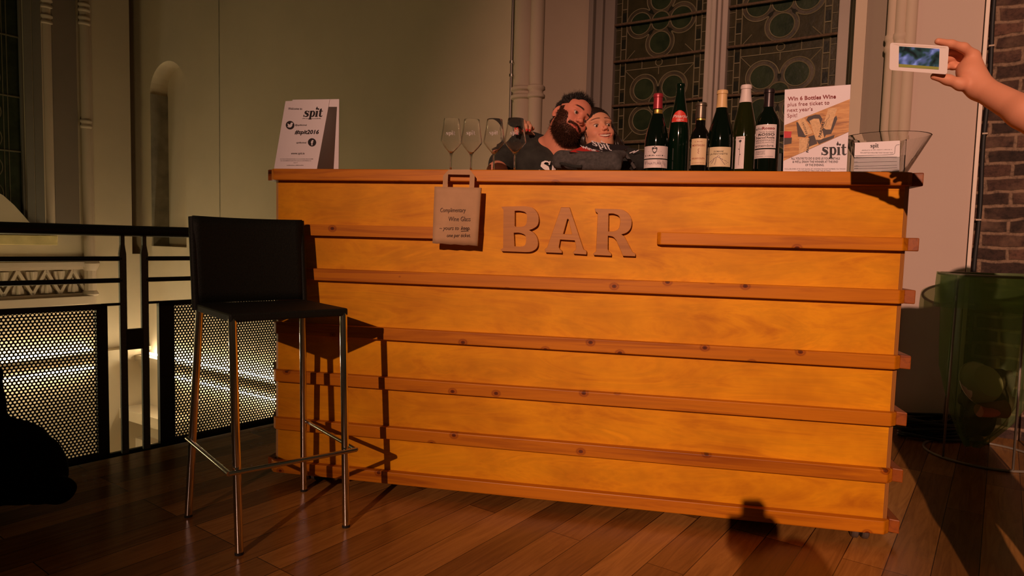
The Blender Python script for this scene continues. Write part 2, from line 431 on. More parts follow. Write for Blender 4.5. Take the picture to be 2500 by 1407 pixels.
# back wall with the two-light window opening and the arched niche
zs, z2 = .86, 4.3
win = [(.80, zs), (2.87, zs), (2.87, z2), (.80, z2)]
nx0, nx1, nzs = 7.40, 8.10, 2.55
niche = [(nx0, .80)] + [(nx1, .80)] + [(nx1, nzs)] + circ((nx0 + nx1) / 2, nzs, (nx1 - nx0) / 2, 16, 0, PI, ry=.33)[1:-1] + [(nx0, nzs)]
outer = [(-3.0, -3.6), (9.2, -3.6), (9.2, 5.2), (-3.0, 5.2)]
wf = lambda a, c, w_: W(a, w_, c)
struct(MB().prism([outer, win, niche], wf, 0, .36).build('wall_back', m_wall, frame=WF))
mb = MB().box(7.3, 8.2, .20, .36, .7, 3.1, lambda a, c, z: W(a, c, z)); struct(mb.build('wall_niche_back', m_wall, frame=WF))
struct(MB().box(8.075, 8.098, .005, .20, .80, nzs, lambda a, c, z: W(a, c, z)).build('trim_1', m_jamb, frame=WF))
tc_ = wt(536, 300)[0]; struct(MB().box(tc_ - .006, tc_ + .006, -.002, .0, -3, 5, lambda a, c, z: W(a, c, z)).build('trim_24', m_jamb, frame=WF))
# splayed reveals of the window
mb = MB()
mb.add([W(2.87, 0, zs), W(2.87, .36, zs), W(2.655, .36, zs), W(2.87, 0, z2), W(2.87, .36, z2), W(2.655, .36, z2)], [(0, 1, 2), (3, 5, 4), (0, 2, 5, 3), (1, 0, 3, 4), (2, 1, 4, 5)])
struct(mb.build('trim_2', m_stone, frame=WF))
# stone window frame, mullion
mb = MB()
for t0, t1, o0 in ((2.62, 2.66, .30), (2.56, 2.62, .34), (2.475, 2.56, .37)):
    mb.box(t0, t1, o0, .47, zs, z2, lambda a, c, z: W(a, c, z))
struct(mb.build('trim_25', plaster('grey_stone_painted_shade', (.20, .165, .14)), frame=WF, bevel=.008)); mb = MB()  # left jamb pieces: shade painted in as a darker stone colour
for t0, t1, o0 in ((.80, .86, .34), (.86, .94, .37)):
    mb.box(t0, t1, o0, .47, zs, z2, lambda a, c, z: W(a, c, z))
mb.box(1.63, 1.668, .36, .47, zs, z2, lambda a, c, z: W(a, c, z)); mb.box(1.742, 1.78, .36, .47, zs, z2, lambda a, c, z: W(a, c, z))
mb.box(1.668, 1.742, .33, .47, zs, z2, lambda a, c, z: W(a, c, z)); mb.box(1.690, 1.722, .285, .34, zs, z2, lambda a, c, z: W(a, c, z))
mb.box(.80, 2.66, .30, .47, zs - .05, zs + .12, lambda a, c, z: W(a, c, z))
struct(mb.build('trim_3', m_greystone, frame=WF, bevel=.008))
struct(MB().box(.75, 2.9, .36, .5, zs - .2, 4.5, lambda a, c, z: W(a, c + .12, z)).build('wall_behind_window', simple('night_black', (.004, .005, .004), .9), frame=WF))
# shafts beside the window
def shaft(name, t, off, r, zr, zb=0.0, zt=4.8, rings=(2.08,), fn=W, m=m_stone, fr=WF):
    c = fn(t, off, 0); prof = [(r, zb)]
    for q in rings: prof += [(r, q - .05), (r * 1.28, q - .04), (r * 1.3, q - .02), (r * 1.05, q - .008), (r * 1.05, q + .008), (r * 1.3, q + .02), (r * 1.28, q + .04), (r, q + .05)]
    prof += [(r, zt)]
    return struct(MB().lathe(prof, 24, (c[0], c[1], 0)).build(name, m, smooth=50))
shaft('trim_4', 2.915, -.015, .052, 0)
shaft('trim_5', 3.03, -.0, .075, 0)
# right of the window: shaft, hollow (flat strip, its shade painted dark), shaft cluster, plaster panel, trunking, bricks
shaft('trim_6', wt(2092, 250, .0)[0], .012, .030, 0, rings=())
struct(MB().box(wt(2158, 250, -.004)[0], wt(2104, 250, -.004)[0], -.004, .004, 0, 4.8, lambda a, c, z: W(a, c, z)).build('trim_7', plaster('painted_shade_stone', (.24, .19, .14)), frame=WF))
struct(MB().box(wt(2104, 250, 0)[0] - .0, .80, -.02, .0, 0, 4.8, lambda a, c, z: W(a, c, z)).build('trim_8', m_stone, frame=WF))
shaft('trim_9', wt(2166, 250, -.05)[0], -.05, .026, 0, rings=(2.12,))
shaft('trim_10', wt(2187, 250, -.06)[0], -.06, .031, 0, rings=(2.12,))
shaft('trim_23', wt(2210, 250, -.06)[0], -.06, .033, 0, rings=())
tp_ = wt(2222, 300, -.07)[0]
struct(MB().box(.19, tp_, -.07, .0, 0, 4.8, lambda a, c, z: W(a, c, z)).build('wall_panel', m_panelw, frame=WF, bevel=.004))
struct(MB().box(-3.0, .165, -.02, .0, 0, 4.8, lambda a, c, z: W(a, c, z)).build('wall_brick', m_brick, frame=WF))
# left wall
lw = MB()
win2 = [(1.19, 1.0), (2.9, 1.0), (2.9, 4.6), (1.19, 4.6)]
kf = lambda a, c, w_: K(a, w_, c)
LWouter = [(.125, -3.6), (6.5, -3.6), (6.5, 5.2), (.125, 5.2)]
struct(MB().prism([LWouter, win2], kf, 0, .5).build('wall_left', m_wall, frame=KF))
struct(MB().box(-.9, .125, .0, .5, -3.6, .70, lambda a, c, z: K(a, c, z)).build('wall_corner_fill', m_wall, frame=KF))
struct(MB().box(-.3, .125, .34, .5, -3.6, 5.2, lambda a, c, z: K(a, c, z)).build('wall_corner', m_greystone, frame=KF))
kb = lambda a, c, z: K(a, c, z)
# left window: splay, glass, stepped frame
mb = MB()
mb.box(1.19, 1.215, .015, .06, 1.0, 4.6, kb).box(1.12, 1.19, -.012, .0, .95, 4.6, kb).box(1.03, 1.11, -.006, .0, .95, 4.6, kb)
struct(mb.build('trim_11', plaster('dark_grey_stone', (.17, .15, .12)), frame=KF))
win3 = struct(MB().box(1.19, 2.9, .05, .08, .9, 4.7, kb).build('window_3', m_gA))
mb = MB()
mb.prism([[(1.165, .93), (1.175, 1.0), (1.25, 1.10), (1.33, 1.20), (1.42, 1.29), (1.7, 1.45), (2.9, 1.6), (2.9, .93)]], kf, -.06, .04)
struct(mb.build('trim_12', m_wall, frame=KF))
# ledge under the left window and the carved frieze
struct(MB().box(.98, 3.2, -.16, 0, .80, .90, kb).build('trim_13', simple('ochre_slab', (.62, .50, .22), .7, nz=.15, nscale=8), frame=KF, bevel=.006))
mb = MB()
zf0, zf1 = .245, .565
mb.box(.62, 3.2, -.10, 0, zf1, zf1 + .055, kb).box(.62, 3.2, -.07, 0, zf1 - .03, zf1, kb).box(.62, 3.2, -.07, 0, zf0 + .0, zf0 + .03, kb).box(.62, 3.2, -.13, 0, zf0 - .09, zf0, kb)
fy0, fy1 = zf0 + .035, zf1 - .035; P = .26
k = .66
while k < 3.0:
    for (a, c) in (((k, fy0), (k + P / 2, fy1)), ((k + P / 2, fy1), (k + P, fy0))):
        q = stroke([a, c], .030); mb.prism([q], kf, -.055, -.01)
    for cx, cz, sg in ((k + P / 2, fy0 + .01, 1), (k + P, fy1 - .01, -1)):
        lf = chaikin([(cx - .055, cz), (cx - .05, cz + sg * .06, 1), (cx, cz + sg * .155), (cx + .05, cz + sg * .06, 1), (cx + .055, cz)], 2)
        mb.prism([lf], kf, -.045, -.01)
        mb.tube([K(cx, -.045, cz), K(cx, -.055, cz + sg * .12)], [.022, .006], 6)
    k += P
struct(mb.build('trim_14', m_stone, frame=KF, bevel=.004))
shaft('trim_15', .62, -.03, .045, 0, .60, 4.9, (2.12, 3.22, 3.36), K)
shaft('trim_16', .97, .02, .050, 0, .95, 4.9, (3.14, 3.30), K)
shaft('trim_17', .575, -.01, .030, 0, -.2, 4.9, (), K)
c = K(.62, -.05, 0)
struct(MB().lathe([(.0, .235), (.075, .24), (.085, .26), (.075, .285), (.062, .30), (.062, .52), (.072, .53), (.085, .56), (.10, .60), (.085, .625), (.05, .63)], 10, (c[0], c[1], 0)).build('trim_18', m_stone, smooth=35))
mb = MB().box(.70, .935, -.02, .0, .95, 5.0, kb); struct(mb.build('trim_19', plaster('brown_painted_shade', (.22, .17, .13)), frame=KF))  # flat strip between the shafts, shadow painted as dark brown
# string courses with cove lamps below the gallery level
mb = MB()
for z0, z1, d in ((-.43, -.385, .15), (-.47, -.43, .11), (-.53, -.47, .07)):
    mb.box(.0, 6.4, -d, 0, z0, z1, kb)
struct(mb.build('trim_20', m_wall, frame=KF))
mb = MB()
for z0, z1, d in ((-.53, -.485, .15), (-.57, -.53, .11), (-.63, -.57, .07)):
    mb.box(4.9, CT, -d, 0, z0, z1, lambda a, c, z: W(a, c, z))
mb.box(7.2, CT, -.30, 0, -1.22, -1.10, lambda a, c, z: W(a, c, z)); mb.box(7.2, CT, -.12, 0, -1.62, -1.5, lambda a, c, z: W(a, c, z))
struct(mb.build('trim_21', m_wall, frame=WF))
def lamp(label, p0, p1, up, fr, e=30):
    t = thing('cove_lamp', label, 'lamp', (np.array(p0) + np.array(p1)) / 2, 0, 'cove lamps on the wall mouldings')
    MB().tube([p0, p1], .012, 8).build('lamp_tube', m_lamp, t)
    q = np.array([0, 0, -.014 if up else .014])
    MB().tube([np.array(p0) + q, np.array(p1) + q], .008, 6).build('lamp_base', m_whitepl, t)
lamp('glowing strip light on the moulding of the left wall, above the dark band', K(.62, -.08, -.355), K(3.2, -.08, -.355), True, KF)
lamp('glowing strip light under the moulding of the left wall, below the dark band', K(.62, -.09, -.56), K(3.2, -.09, -.56), False, KF)
lamp('glowing strip light on top of the moulding of the back wall behind the perforated panel', W(5.6, -.08, -.455), W(8.08, -.08, -.455), True, WF)
lamp('glowing strip light under the moulding of the back wall behind the perforated panel', W(5.6, -.09, -.66), W(7.6, -.09, -.66), False, WF)
def area(name, loc, tgt, sx, sy, e, c=(1, .80, .42)):
    l = bpy.data.lights.new(name, 'AREA'); l.shape = 'RECTANGLE'; l.size = sx; l.size_y = sy; l.energy = e; l.color = c
    o = bpy.data.objects.new(name, l); COL.objects.link(o); o.location = tuple(loc); o.rotation_euler = (Vector(tgt) - Vector(loc)).to_track_quat('-Z', 'Y').to_euler(); return o
# hall lamps of the church below the gallery that wash the far corner walls
l = bpy.data.lights.new('hall_lamp', 'POINT'); l.energy = 60; l.color = (1, .77, .37); l.shadow_soft_size = .25
o = bpy.data.objects.new('hall_lamp', l); COL.objects.link(o); o.location = (-3.6, 4.6, -1.6)
l = bpy.data.lights.new('hall_lamp_low', 'POINT'); l.energy = 40; l.color = (1, .82, .40); l.shadow_soft_size = .25
o = bpy.data.objects.new('hall_lamp_low', l); COL.objects.link(o); o.location = (-6.2, 4.4, .2)

# leaded windows -----------------------------------------------------
def leaded(name, t0, t1, n0):
    off = .415
    root = bpy.data.objects.new(name, None); COL.objects.link(root); root.location = tuple(W((t0 + t1) / 2, off, zs)); root['kind'] = 'structure'
    wf0 = lambda a, c, z: W(a, c, z)
    MB().box(t0, t1, off, off + .006, zs, z2, wf0).build('pane', m_gB, root)
    gA = MB(); gC = MB(); gR = MB(); ld = MB()
    def P2(a, z): return W(a, off - .003, z)
    def line(p, q, r=.0045): ld.tube([P2(*p), P2(*q)], r, 5)
    def arc(cx, cz, r, a0=0, a1=2 * PI, w_=.0045, n=26):
        full = abs(a1 - a0 - 2 * PI) < 1e-6
        pts = [P2(cx + r * math.cos(a0 + (a1 - a0) * i / n), cz + r * math.sin(a0 + (a1 - a0) * i / n)) for i in range(n if full else n + 1)]
        ld.tube(pts, w_, 5, closed=full)
    i0, i1 = t0 + .085, t1 - .085; b0, b1 = t0 + .043, t1 - .043
    mid = (t0 + t1) / 2
    for a in (b0, i0, i1, b1): line((a, zs), (a, z2))
    MBd = MB()
    z = zs; i = 0
    while z < z2:
        for a, c in ((b0, i0), (i1, b1)):
            line((a, z), (c, z), .006)
            if i % 2 == 0: gC.flat([[(a + .004, z), (c - .004, z), (c - .004, z + .075), (a + .004, z + .075)]], lambda x, y: W(x, off - .001, y))
        for a, c in ((t0, b0), (i1 + .042, t1)): line((a, z + .05), (c, z + .05), .0035)
        z += .098; i += 1
    for m_ in range(-2, 3):
        zc = 2.009 + m_ * .593
        for kind, cz in ((0, zc), (1, zc + .593)):
            if (kind == 0 and m_ % 2) or (kind == 1 and not (m_ % 2 == 0)): pass
        kind = 0 if m_ % 2 == 0 else 1
        cz = zc
        if cz - .28 < zs - .3: continue
        rr_ = .108
        offs = [(.112, .112), (-.112, .112), (.112, -.112), (-.112, -.112)] if kind == 0 else [(.155, 0), (-.155, 0), (0, .155), (0, -.155)]
        if kind == 0: offs = [(a * .98, c * 1.0) for a, c in offs]
        for (da, dz) in offs:
            gR.flat([circ(mid + da, cz + dz, rr_, 28), circ(mid + da, cz + dz, rr_ * .74, 28)[::-1]], lambda x, y: W(x, off - .0012, y))
            gA.flat([circ(mid + da, cz + dz, rr_ * .74, 24)], lambda x, y: W(x, off - .0012, y))
            th = math.atan2(dz, da)
            arc(mid + da, cz + dz, rr_, th - 2.25, th + 2.25); arc(mid + da, cz + dz, rr_ * .74)
        gA.flat([circ(mid, cz, .068, 20)], lambda x, y: W(x, off - .0016, y)); arc(mid, cz, .068)
        for j in range(4):
            th = j * PI / 2 + (0 if kind == 1 else 0) + (PI / 4 if kind == 1 else PI / 2)
            ux, uz = math.cos(th), math.sin(th)
            p = [(mid + ux * .075, cz + uz * .075), (mid + ux * .11 - uz * .017, cz + uz * .11 + ux * .017, 1), (mid + ux * .15, cz + uz * .15), (mid + ux * .11 + uz * .017, cz + uz * .11 - ux * .017, 1)]
            gC.flat([chaikin(p, 1)], lambda x, y: W(x, off - .0018, y))
        # corner diagonals and band above
        for sa in (-1, 1):
            for sz in (-1, 1):
                line((mid + sa * .19, cz + sz * .19), (mid + sa * (i1 - mid), cz + sz * .262), .0035)
        line((i0, cz + .262), (i1, cz + .262), .0045); line((i0, cz - .262), (i1, cz - .262), .0045)
        for q in (.25, .75): line((i0 + (i1 - i0) * q, cz + .262), (i0 + (i1 - i0) * q, cz + .331), .0035)
        arc(mid, cz + .297, .026, w_=.004, n=14); line((mid, cz + .262), (mid, cz + .21), .0035)
    gA.build('green_glass_pieces', m_gA, root, fix=False); gC.build('dark_glass_pieces', m_gC, root, fix=False); gR.build('textured_glass_rings', m_gR, root, fix=False)
    ld.build('lead_lines', m_lead, root)
    for z in (1.16, 1.44, 1.735, 2.012, 2.34, 2.61, 2.93, 3.2, 3.5, 3.8, 4.1):
        MB().tube([W(t0 - .02, off - .03, z), W(mid, off - .035, z - .006), W(t1 + .02, off - .03, z)], .0095, 8).build('saddle_bar', m_iron, root)
leaded('window_1', 1.78, 2.475, 0)
leaded('window_2', .94, 1.63, 1)
# lead pattern of the left wall window
mb = MB()
def PK(a, z): return K(a, .047, z)
for cz in (1.45, 2.0, 2.6, 3.2, 3.8):
    for dz in (-.13, .13):
        for cx in (1.5, 1.78, 2.2): mb.tube([PK(cx + .12 * math.cos(q * PI / 10), cz + dz + .12 * math.sin(q * PI / 10)) for q in range(20)], .006, 5, closed=True)
    mb.tube([PK(1.2, cz + .3), PK(2.9, cz + .3)], .009, 5)
for a in (1.32, 1.36): mb.tube([PK(a, 1.0), PK(a, 4.6)], .005, 5)
mb.build('lead_lines', m_lead, win3)

# ------------------------------------------------------------------ railing
rl = thing('gallery_railing', 'black steel railing with perforated panels along the open edge of the wooden floor', 'railing', Rl(.3, 0, 0), 0)
def RB_(r0, r1, o0, o1, z0, z1, mb=None):
    return (mb or MB()).box(r0, r1, o0, o1, z0, z1, lambda a, c, z: Rl(a, c, z))
zr = .975
MB().tube([Rl(-3.2, 0, zr), Rl(2.0, 0, zr)], .024, 14).build('handrail', m_blackm, rl, smooth=60)
def rr(x, y=700): return rt(x, y)[0]
rA0, rA1 = rr(291), rr(308); rB0, rB1 = rr(344), rr(361)
for a0, a1 in ((rA0, rA1), (rB0, rB1)):
    mb = MB(); c = (a0 + a1) / 2; h = (a1 - a0) / 2
    pts = [(c - h, 0), (c + h, 0), (c + h, .875), (c + .008, .915), (c + .008, .97), (c - .008, .97), (c - .008, .915), (c - h, .875)]
    mb.prism([pts], lambda a, z, w_: Rl(a, w_, z), -.009, .009)
    mb.build('post', m_greym, rl, bevel=.002)
zt = rt(330, 803)[1]; zb_ = rt(330, 852)[1]
RB_(rA1 - .004, rB0 + .004, -.012, .012, zb_, zt).build('tie_plate', m_blackm, rl)
for y in (632, 686):
    z = rt(250, y)[1]
    MB().tube([Rl(-3.2, 0, z), Rl(rA0 + .01, 0, z)], .0105, 10).build('mid_rail', m_blackm, rl, smooth=60)
    MB().tube([Rl(rB1 - .01, 0, z), Rl(2.0, 0, z)], .0105, 10).build('mid_rail', m_blackm, rl, smooth=60)
def perforated(r0, r1, z0, z1, fL, fR, fT, side):
    """frame from r0 to r1, sheet inset"""
    mb = MB()
    RB_(r0, r0 + fL, -.012, .012, z0, z1, mb); RB_(r1 - fR, r1, -.012, .012, z0, z1, mb); RB_(r0, r1, -.012, .012, z1 - fT, z1, mb); RB_(r0, r1, -.012, .012, z0, z0 + .012, mb)
    fr = mb.build('panel_frame', m_blackm, rl)
    p = .0145; R = p / math.sqrt(3); hr = p * .315
    a0, a1 = r0 + fL - .004, r1 - fR + .004; c0, c1 = z0 + .006, z1 - fT + .004
    vs, fs = [], []
    row = 0; z = c0
    while z < c1:
        a = a0 + (p / 2 if row % 2 else 0)
        while a < a1:
            n0 = len(vs)
            for i in range(12):
                th = i * PI / 6 + PI / 6
                ro = R if i % 2 == 0 else R * math.cos(PI / 6)
                vs.append((a + ro * math.cos(th), z + ro * math.sin(th)))
            for i in range(12):
                th = i * PI / 6 + PI / 6; vs.append((a + hr * math.cos(th), z + hr * math.sin(th)))
            for i in range(12): fs.append((n0 + i, n0 + (i + 1) % 12, n0 + 12 + (i + 1) % 12, n0 + 12 + i))
            a += p
        z += p * math.sqrt(3) / 2; row += 1
    ob = MB().add([Rl(a, 0, z) for a, z in vs], fs).build('perforated_sheet', m_blackm, rl, fix=False)
    sm = ob.modifiers.new('thick', 'SOLIDIFY'); sm.thickness = .0016
zpt = rt(400, 735)[1]
perforated(-1.1, rr(262, 900), .012, zpt, .03, rr(262, 900) - rr(235, 900), .022, 0)
perforated(rr(387, 900), 1.35, .012, zpt, rr(424, 900) - rr(387, 900), .03, .022, 1)
MB().tube([Rl(rr(250, 900), 0, zpt - .004), Rl(rA0 + .01, 0, zpt - .004)], .006, 8).build('panel_bracket', m_blackm, rl)
MB().tube([Rl(rB1 - .01, 0, zpt - .004), Rl(rr(390, 900), 0, zpt - .004)], .006, 8).build('panel_bracket', m_blackm, rl)
struct(MB().box(-5.4, 2.2, -.05, -.032, -.3, -.0, lambda a, c, z: Rl(a, c, z)).build('trim_22', m_blackm))

# ------------------------------------------------------------------ bar counter
bar = thing('bar_counter', 'long orange wooden bar counter with horizontal battens and cut-out BAR letters', 'bar counter', BO, BYAW)
PD = .03                                     # panel face sits this far behind the batten faces
sL = bs(669, 600, PD)[0]; sR = bs(2208, 700, PD)[0]
HT = 1.229; DEP = .50
print('bar', sL, sR)
pl = [(sL + .012, PD), (sR - .012, PD), (sR, PD + .016), (sR, PD + .018), (sL, PD + .018), (sL, PD + .016)]
def bl(s, d, z): return (s, d, z)          # bar-local coordinates
mb = MB().prism([[(sL + .018, PD), (sR - .018, PD), (sR - .018, PD + .018), (sL + .018, PD + .018)]], bl, .05, HT - .02)
mb.build('front_panel', m_ply, bar, world=False)
for s0, s1 in ((sL, sL + .018), (sR - .018, sR)):
    sg = 1 if s1 > sR - .001 else -1
    a, c = (s0, s1)
    q = [(a, PD + (.016 if sg < 0 else 0)), (c, PD + (.016 if sg > 0 else 0)), (c, DEP), (a, DEP)]
    MB().prism([q], bl, .05, HT - .02).build('side_panel', m_pedge, bar, world=False)
MB().box(sL + .018, sR - .018, PD + .018, DEP, .05, .07).build('base_board', m_dark, bar, world=False)
MB().box(sL - .005, sR + .005, PD + .0, DEP + .02, HT - .024, HT - .004).build('worktop', m_top, bar, world=False)
TH = .044
rows = [(1.186, .043, 0), (.977, .043, 1), (.806, .045, 0), (.591, .045, 0), (.402, .045, 0), (.211, .045, 0), (.037, .046, 0)]
def batten(s0, s1, z, h, name='batten', cl=.02, cr_=.02):
    q = [(s0 + cl, 0), (s1 - cr_, 0), (s1, cr_ * .9), (s1, PD), (s0, PD), (s0, cl * .9)]
    ob = MB().prism([q], bl, z, z + h).build(name, m_pine, bar, world=False, bevel=.003); return ob
bag_s = bs(1120, 520)[0]
for z, h, gap_ in rows:
    if gap_:
        batten(sL + .006, bag_s - .02, z, h, 'batten', .02, .001); batten(bs(1604, 590)[0], sR - .002, z, h, 'batten', .012, .02)
    else:
        batten(sL - .004 if (z > 1.1 or z < .1) else sL + .006, sR - .002, z, h)
    # side battens, both ends
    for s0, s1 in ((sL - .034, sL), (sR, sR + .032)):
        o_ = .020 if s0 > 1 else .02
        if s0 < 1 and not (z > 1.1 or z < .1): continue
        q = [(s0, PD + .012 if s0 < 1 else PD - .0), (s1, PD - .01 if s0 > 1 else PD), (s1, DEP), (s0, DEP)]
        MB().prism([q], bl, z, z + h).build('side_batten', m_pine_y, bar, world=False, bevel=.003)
# metal corner clips of the left edge
for y in (792, 900, 1022):
    s_, z_ = bs(674, y, PD)
    MB().box(sL - .014, sL - .001, PD + .02, PD + .05, z_ - .018, z_ + .022).build('edge_clip', m_steel, bar, world=False, bevel=.002)
# letters traced in photo pixels (crop scale .176), then set on the panel
def lt(pts): return [(1180 + p[0] * .176, 470 + p[1] * .176) + tuple(p[2:]) for p in pts]
LET = {
 'B': [[(250, 198), (560, 190), (690, 205, 1), (770, 310, 1), (765, 450, 1), (700, 500, 1), (635, 523), (710, 565, 1), (760, 650, 1), (755, 770, 1), (670, 825, 1), (590, 828), (255, 815), (238, 795), (275, 770), (280, 240), (262, 222)],
       [(435, 255), (500, 252, 1), (600, 275, 1), (610, 370, 1), (590, 465, 1), (520, 477), (448, 478), (435, 465)], [(422, 560), (500, 556, 1), (590, 590, 1), (597, 660, 1), (580, 745, 1), (500, 752), (432, 748)]],
 'A': [[(1078, 205), (1195, 205), (1390, 790), (1432, 812), (1430, 862), (1250, 850), (1242, 830), (1282, 790), (1285, 740), (1268, 668), (1065, 655), (1048, 760), (1062, 790), (1090, 812), (1090, 842), (860, 832), (850, 790), (885, 760)],
       [(1165, 370), (1180, 370), (1228, 580), (1108, 576)]],
 'R': [[(1548, 225), (1850, 232), (1960, 240, 1), (2060, 340, 1), (2060, 480, 1), (2000, 560, 1), (1915, 583), (1960, 612), (2070, 825), (2112, 850), (2110, 888), (1935, 882), (1840, 660), (1800, 612, 1), (1730, 602), (1728, 790), (1742, 820), (1777, 850), (1775, 882), (1530, 870), (1522, 850), (1562, 815), (1585, 290), (1550, 262)],
       [(1738, 295), (1810, 292, 1), (1895, 330, 1), (1897, 430, 1), (1875, 520, 1), (1800, 542), (1735, 542)]]}
for ch, polys in LET.items():
    qq = []
    for i, p in enumerate(polys):
        c = chaikin(lt(p), 2); qq.append([bs(x, y, PD - .018) for x, y in c])
    MB().prism(qq, lambda s_, z_, w_: (s_, w_, z_), PD - .019, PD - .0005).build('letter', m_letter, bar, world=False, bevel=.0012)['label'] = 'wooden letter %s on the bar front' % ch
# castors
for px_, d_ in ((2098, .045), (760, .06), (2098, .42), (760, .42)):
    s_ = bs(px_, 1300, d_)[0]
    cst = MB().box(s_ - .03, s_ + .03, d_ - .03, d_ + .03, .044, .05).tube([(s_, d_, .03), (s_, d_, .048)], .010, 10)
    co = cst.build('castor', m_steel, bar, world=False)
    for k in (-1, 1):
        mb = MB(); pr = [(.004, -.011), (.018, -.011), (.0235, -.006), (.0235, .006), (.018, .011), (.004, .011)]
        mb.lathe(pr, 24); mb.v = [(s_ + k * .016 + z, d_ + x, .0245 + y) for x, y, z in mb.v]
        mb.build('wheel', simple('castor_wheel', (.10, .075, .06), .25, .2), co, smooth=40, world=False)

# ------------------------------------------------------------------ stool
SC = np.array([-.806, 2.243, 0]); SY = rad(40.5)
st = thing('bar_stool', 'tall bar stool with black leather seat and low back on chromed steel legs', 'bar stool', SC, SY)
fx, fy = .190, .190; tx, ty, tz = .180, .165, .722
# local: +x right along the front, -y front (towards the viewer)
LEG = {}
FEET = {(-1, 1): (460, 1262), (-1, -1): (584, 1354), (1, -1): (845, 1287), (1, 1): (742, 1199)}
for sx_ in (-1, 1):
    for sy_ in (-1, 1):
        top = (sx_ * tx, sy_ * ty, tz); q_ = root_mat(st).inverted() @ Vector(atz(*FEET[(sx_, sy_)], 0)); bot = (q_.x, q_.y, .008)
        LEG[(sx_, sy_)] = (Vector(top), Vector(bot))
        lo = MB().tube([top, bot], .0125, 14).build('leg', m_chrome, st, smooth=60, world=False)
        MB().tube([bot, (bot[0], bot[1], 0)], .0135, 12).build('rubber_foot', m_rubber, lo, world=False)
def leg_at(k, z):
    t, b_ = LEG[k]; f = (t.z - z) / (t.z - b_.z); return t + (b_ - t) * f
seat = chaikin([(-tx - .012, -ty - .012), (tx + .012, -ty - .012), (tx + .012, ty + .012), (-tx - .012, ty + .012)], 1)
MB().prism([seat], bl, .712, .738).build('seat', m_leather, st, world=False, bevel=.006)
# back: leather sling leaning slightly backwards between two hidden tubes
mb = MB(); nU, nV = 14, 8
vs = []
for j in range(nV + 1):
    for i in range(nU + 1):
        u = i / nU * 2 - 1; v_ = j / nV
        y = ty + .012 + .030 * v_ + .020 * (1 - u * u) * (.4 + .6 * v_)
        vs.append((u * (tx + .012), y, .738 + v_ * .295 - .003 * (1 - u * u) * v_))
fs = [(j * (nU + 1) + i, j * (nU + 1) + i + 1, (j + 1) * (nU + 1) + i + 1, (j + 1) * (nU + 1) + i) for j in range(nV) for i in range(nU)]
bk = mb.add(vs, fs).build('backrest', m_leather, st, smooth=True, world=False)
sm = bk.modifiers.new('t', 'SOLIDIFY'); sm.thickness = .009
for sx_ in (-1, 1):
    MB().tube([(sx_ * (tx + .010), ty + .010, .715), (sx_ * (tx + .010), ty + .046, 1.03)], .0125, 12).build('back_post', m_leather, st, smooth=60, world=False)
zf = .262
for a, c, zz, nm in (((-1, -1), (1, -1), zf, 0), ((-1, 1), (-1, -1), zf + .0, 1), ((1, 1), (1, -1), zf + .0, 1)):
    p, q = leg_at(a, zz), leg_at(c, zz)
    if nm == 0:
        p = p + Vector((-.03, -.022, 0)); q = q + Vector((.03, -.022, 0)); 
        MB().tube([p, q], .0075, 10).build('footrest', m_chrome, st, smooth=60, world=False)
    else:
        sx_ = a[0]; p = p + Vector((sx_ * .012, .02, .01)); q = leg_at(c, zz) + Vector((sx_ * .03, -.022, 0))
        MB().tube([p, q], .0075, 10).build('footrest', m_chrome, st, smooth=60, world=False)

# ------------------------------------------------------------------ things on the counter
ZT = 1.230                                   # counter surface
def pb(x, y, d): return onpl(x, y, BO + bn * d, bn)      # pixel -> point on the plane at depth d of the bar
def plane_fn(P0, n, eps=.0008):
    n = np.array(n) / np.linalg.norm(n)
    if n @ (C0 - P0) < 0: n = -n
    P1 = P0 + n * eps
    return lambda a, c: onpl(a, -c, P1, n)
def slab(TL, TR, BR, BL, th=.002):
    """thin sheet from four corners, thickened away from the camera"""
    q = [np.array(p, float) for p in (BL, BR, TR, TL)]
    n = np.cross(q[1] - q[0], q[3] - q[0]); n /= np.linalg.norm(n)
    if n @ (C0 - q[0]) > 0: n = -n
    return MB().hexa([p for p in q] + [p + n * th for p in q]), q[0], n
def scribble(mb, x0, x1, y, h, fn, slope=0, gap=.5):
    """a line of print too small to read"""
    x = x0
    while x < x1:
        l = h * random.uniform(.4, 1.0)
        yy = y + slope * (x - x0)
        hh = h * random.choice((.55, .55, .8))
        mb.flat([[(x, -yy), (min(x + l, x1), -yy), (min(x + l, x1), -yy + hh), (x, -yy + hh)]], fn); x += l + h * (gap if random.random() < .8 else gap * 2.2)
def card(name, parent, TL, TR, BR, BL, mat, th=.002):
    mb, p, n = slab(TL, TR, BR, BL, th); return mb.build(name, mat, parent), plane_fn(p, n)

# paper bag hung on the counter edge
bgp = pb(1115, 460, -.025)
bag = thing('paper_bag', 'brown paper carrier bag with handwritten note hanging on the bar front', 'bag', bgp, BYAW)
cn = [(1062, 456), (1175, 459), (1166, 600), (1057, 594)]
n_ = 10; fr = MB(); vs = []
for j in range(n_ + 1):
    for i in range(n_ + 1):
        u, v_ = i / n_, j / n_
        x = (cn[0][0] * (1 - u) + cn[1][0] * u) * (1 - v_) + (cn[3][0] * (1 - u) + cn[2][0] * u) * v_
        y = (cn[0][1] * (1 - u) + cn[1][1] * u) * (1 - v_) + (cn[3][1] * (1 - u) + cn[2][1] * u) * v_ + .8 * math.sin(i * 2.1) * v_
        dd = -.026 + .003 * math.sin(3.1 * u + 5 * v_) * (.4 + v_) - .006 * (v_ > .62)
        vs.append(pb(x, y, dd))
fs = [(j * (n_ + 1) + i, j * (n_ + 1) + i + 1, (j + 1) * (n_ + 1) + i + 1, (j + 1) * (n_ + 1) + i) for j in range(n_) for i in range(n_)]
bb = fr.add(vs, fs).build('bag_body', m_kraft, bag, smooth=25)
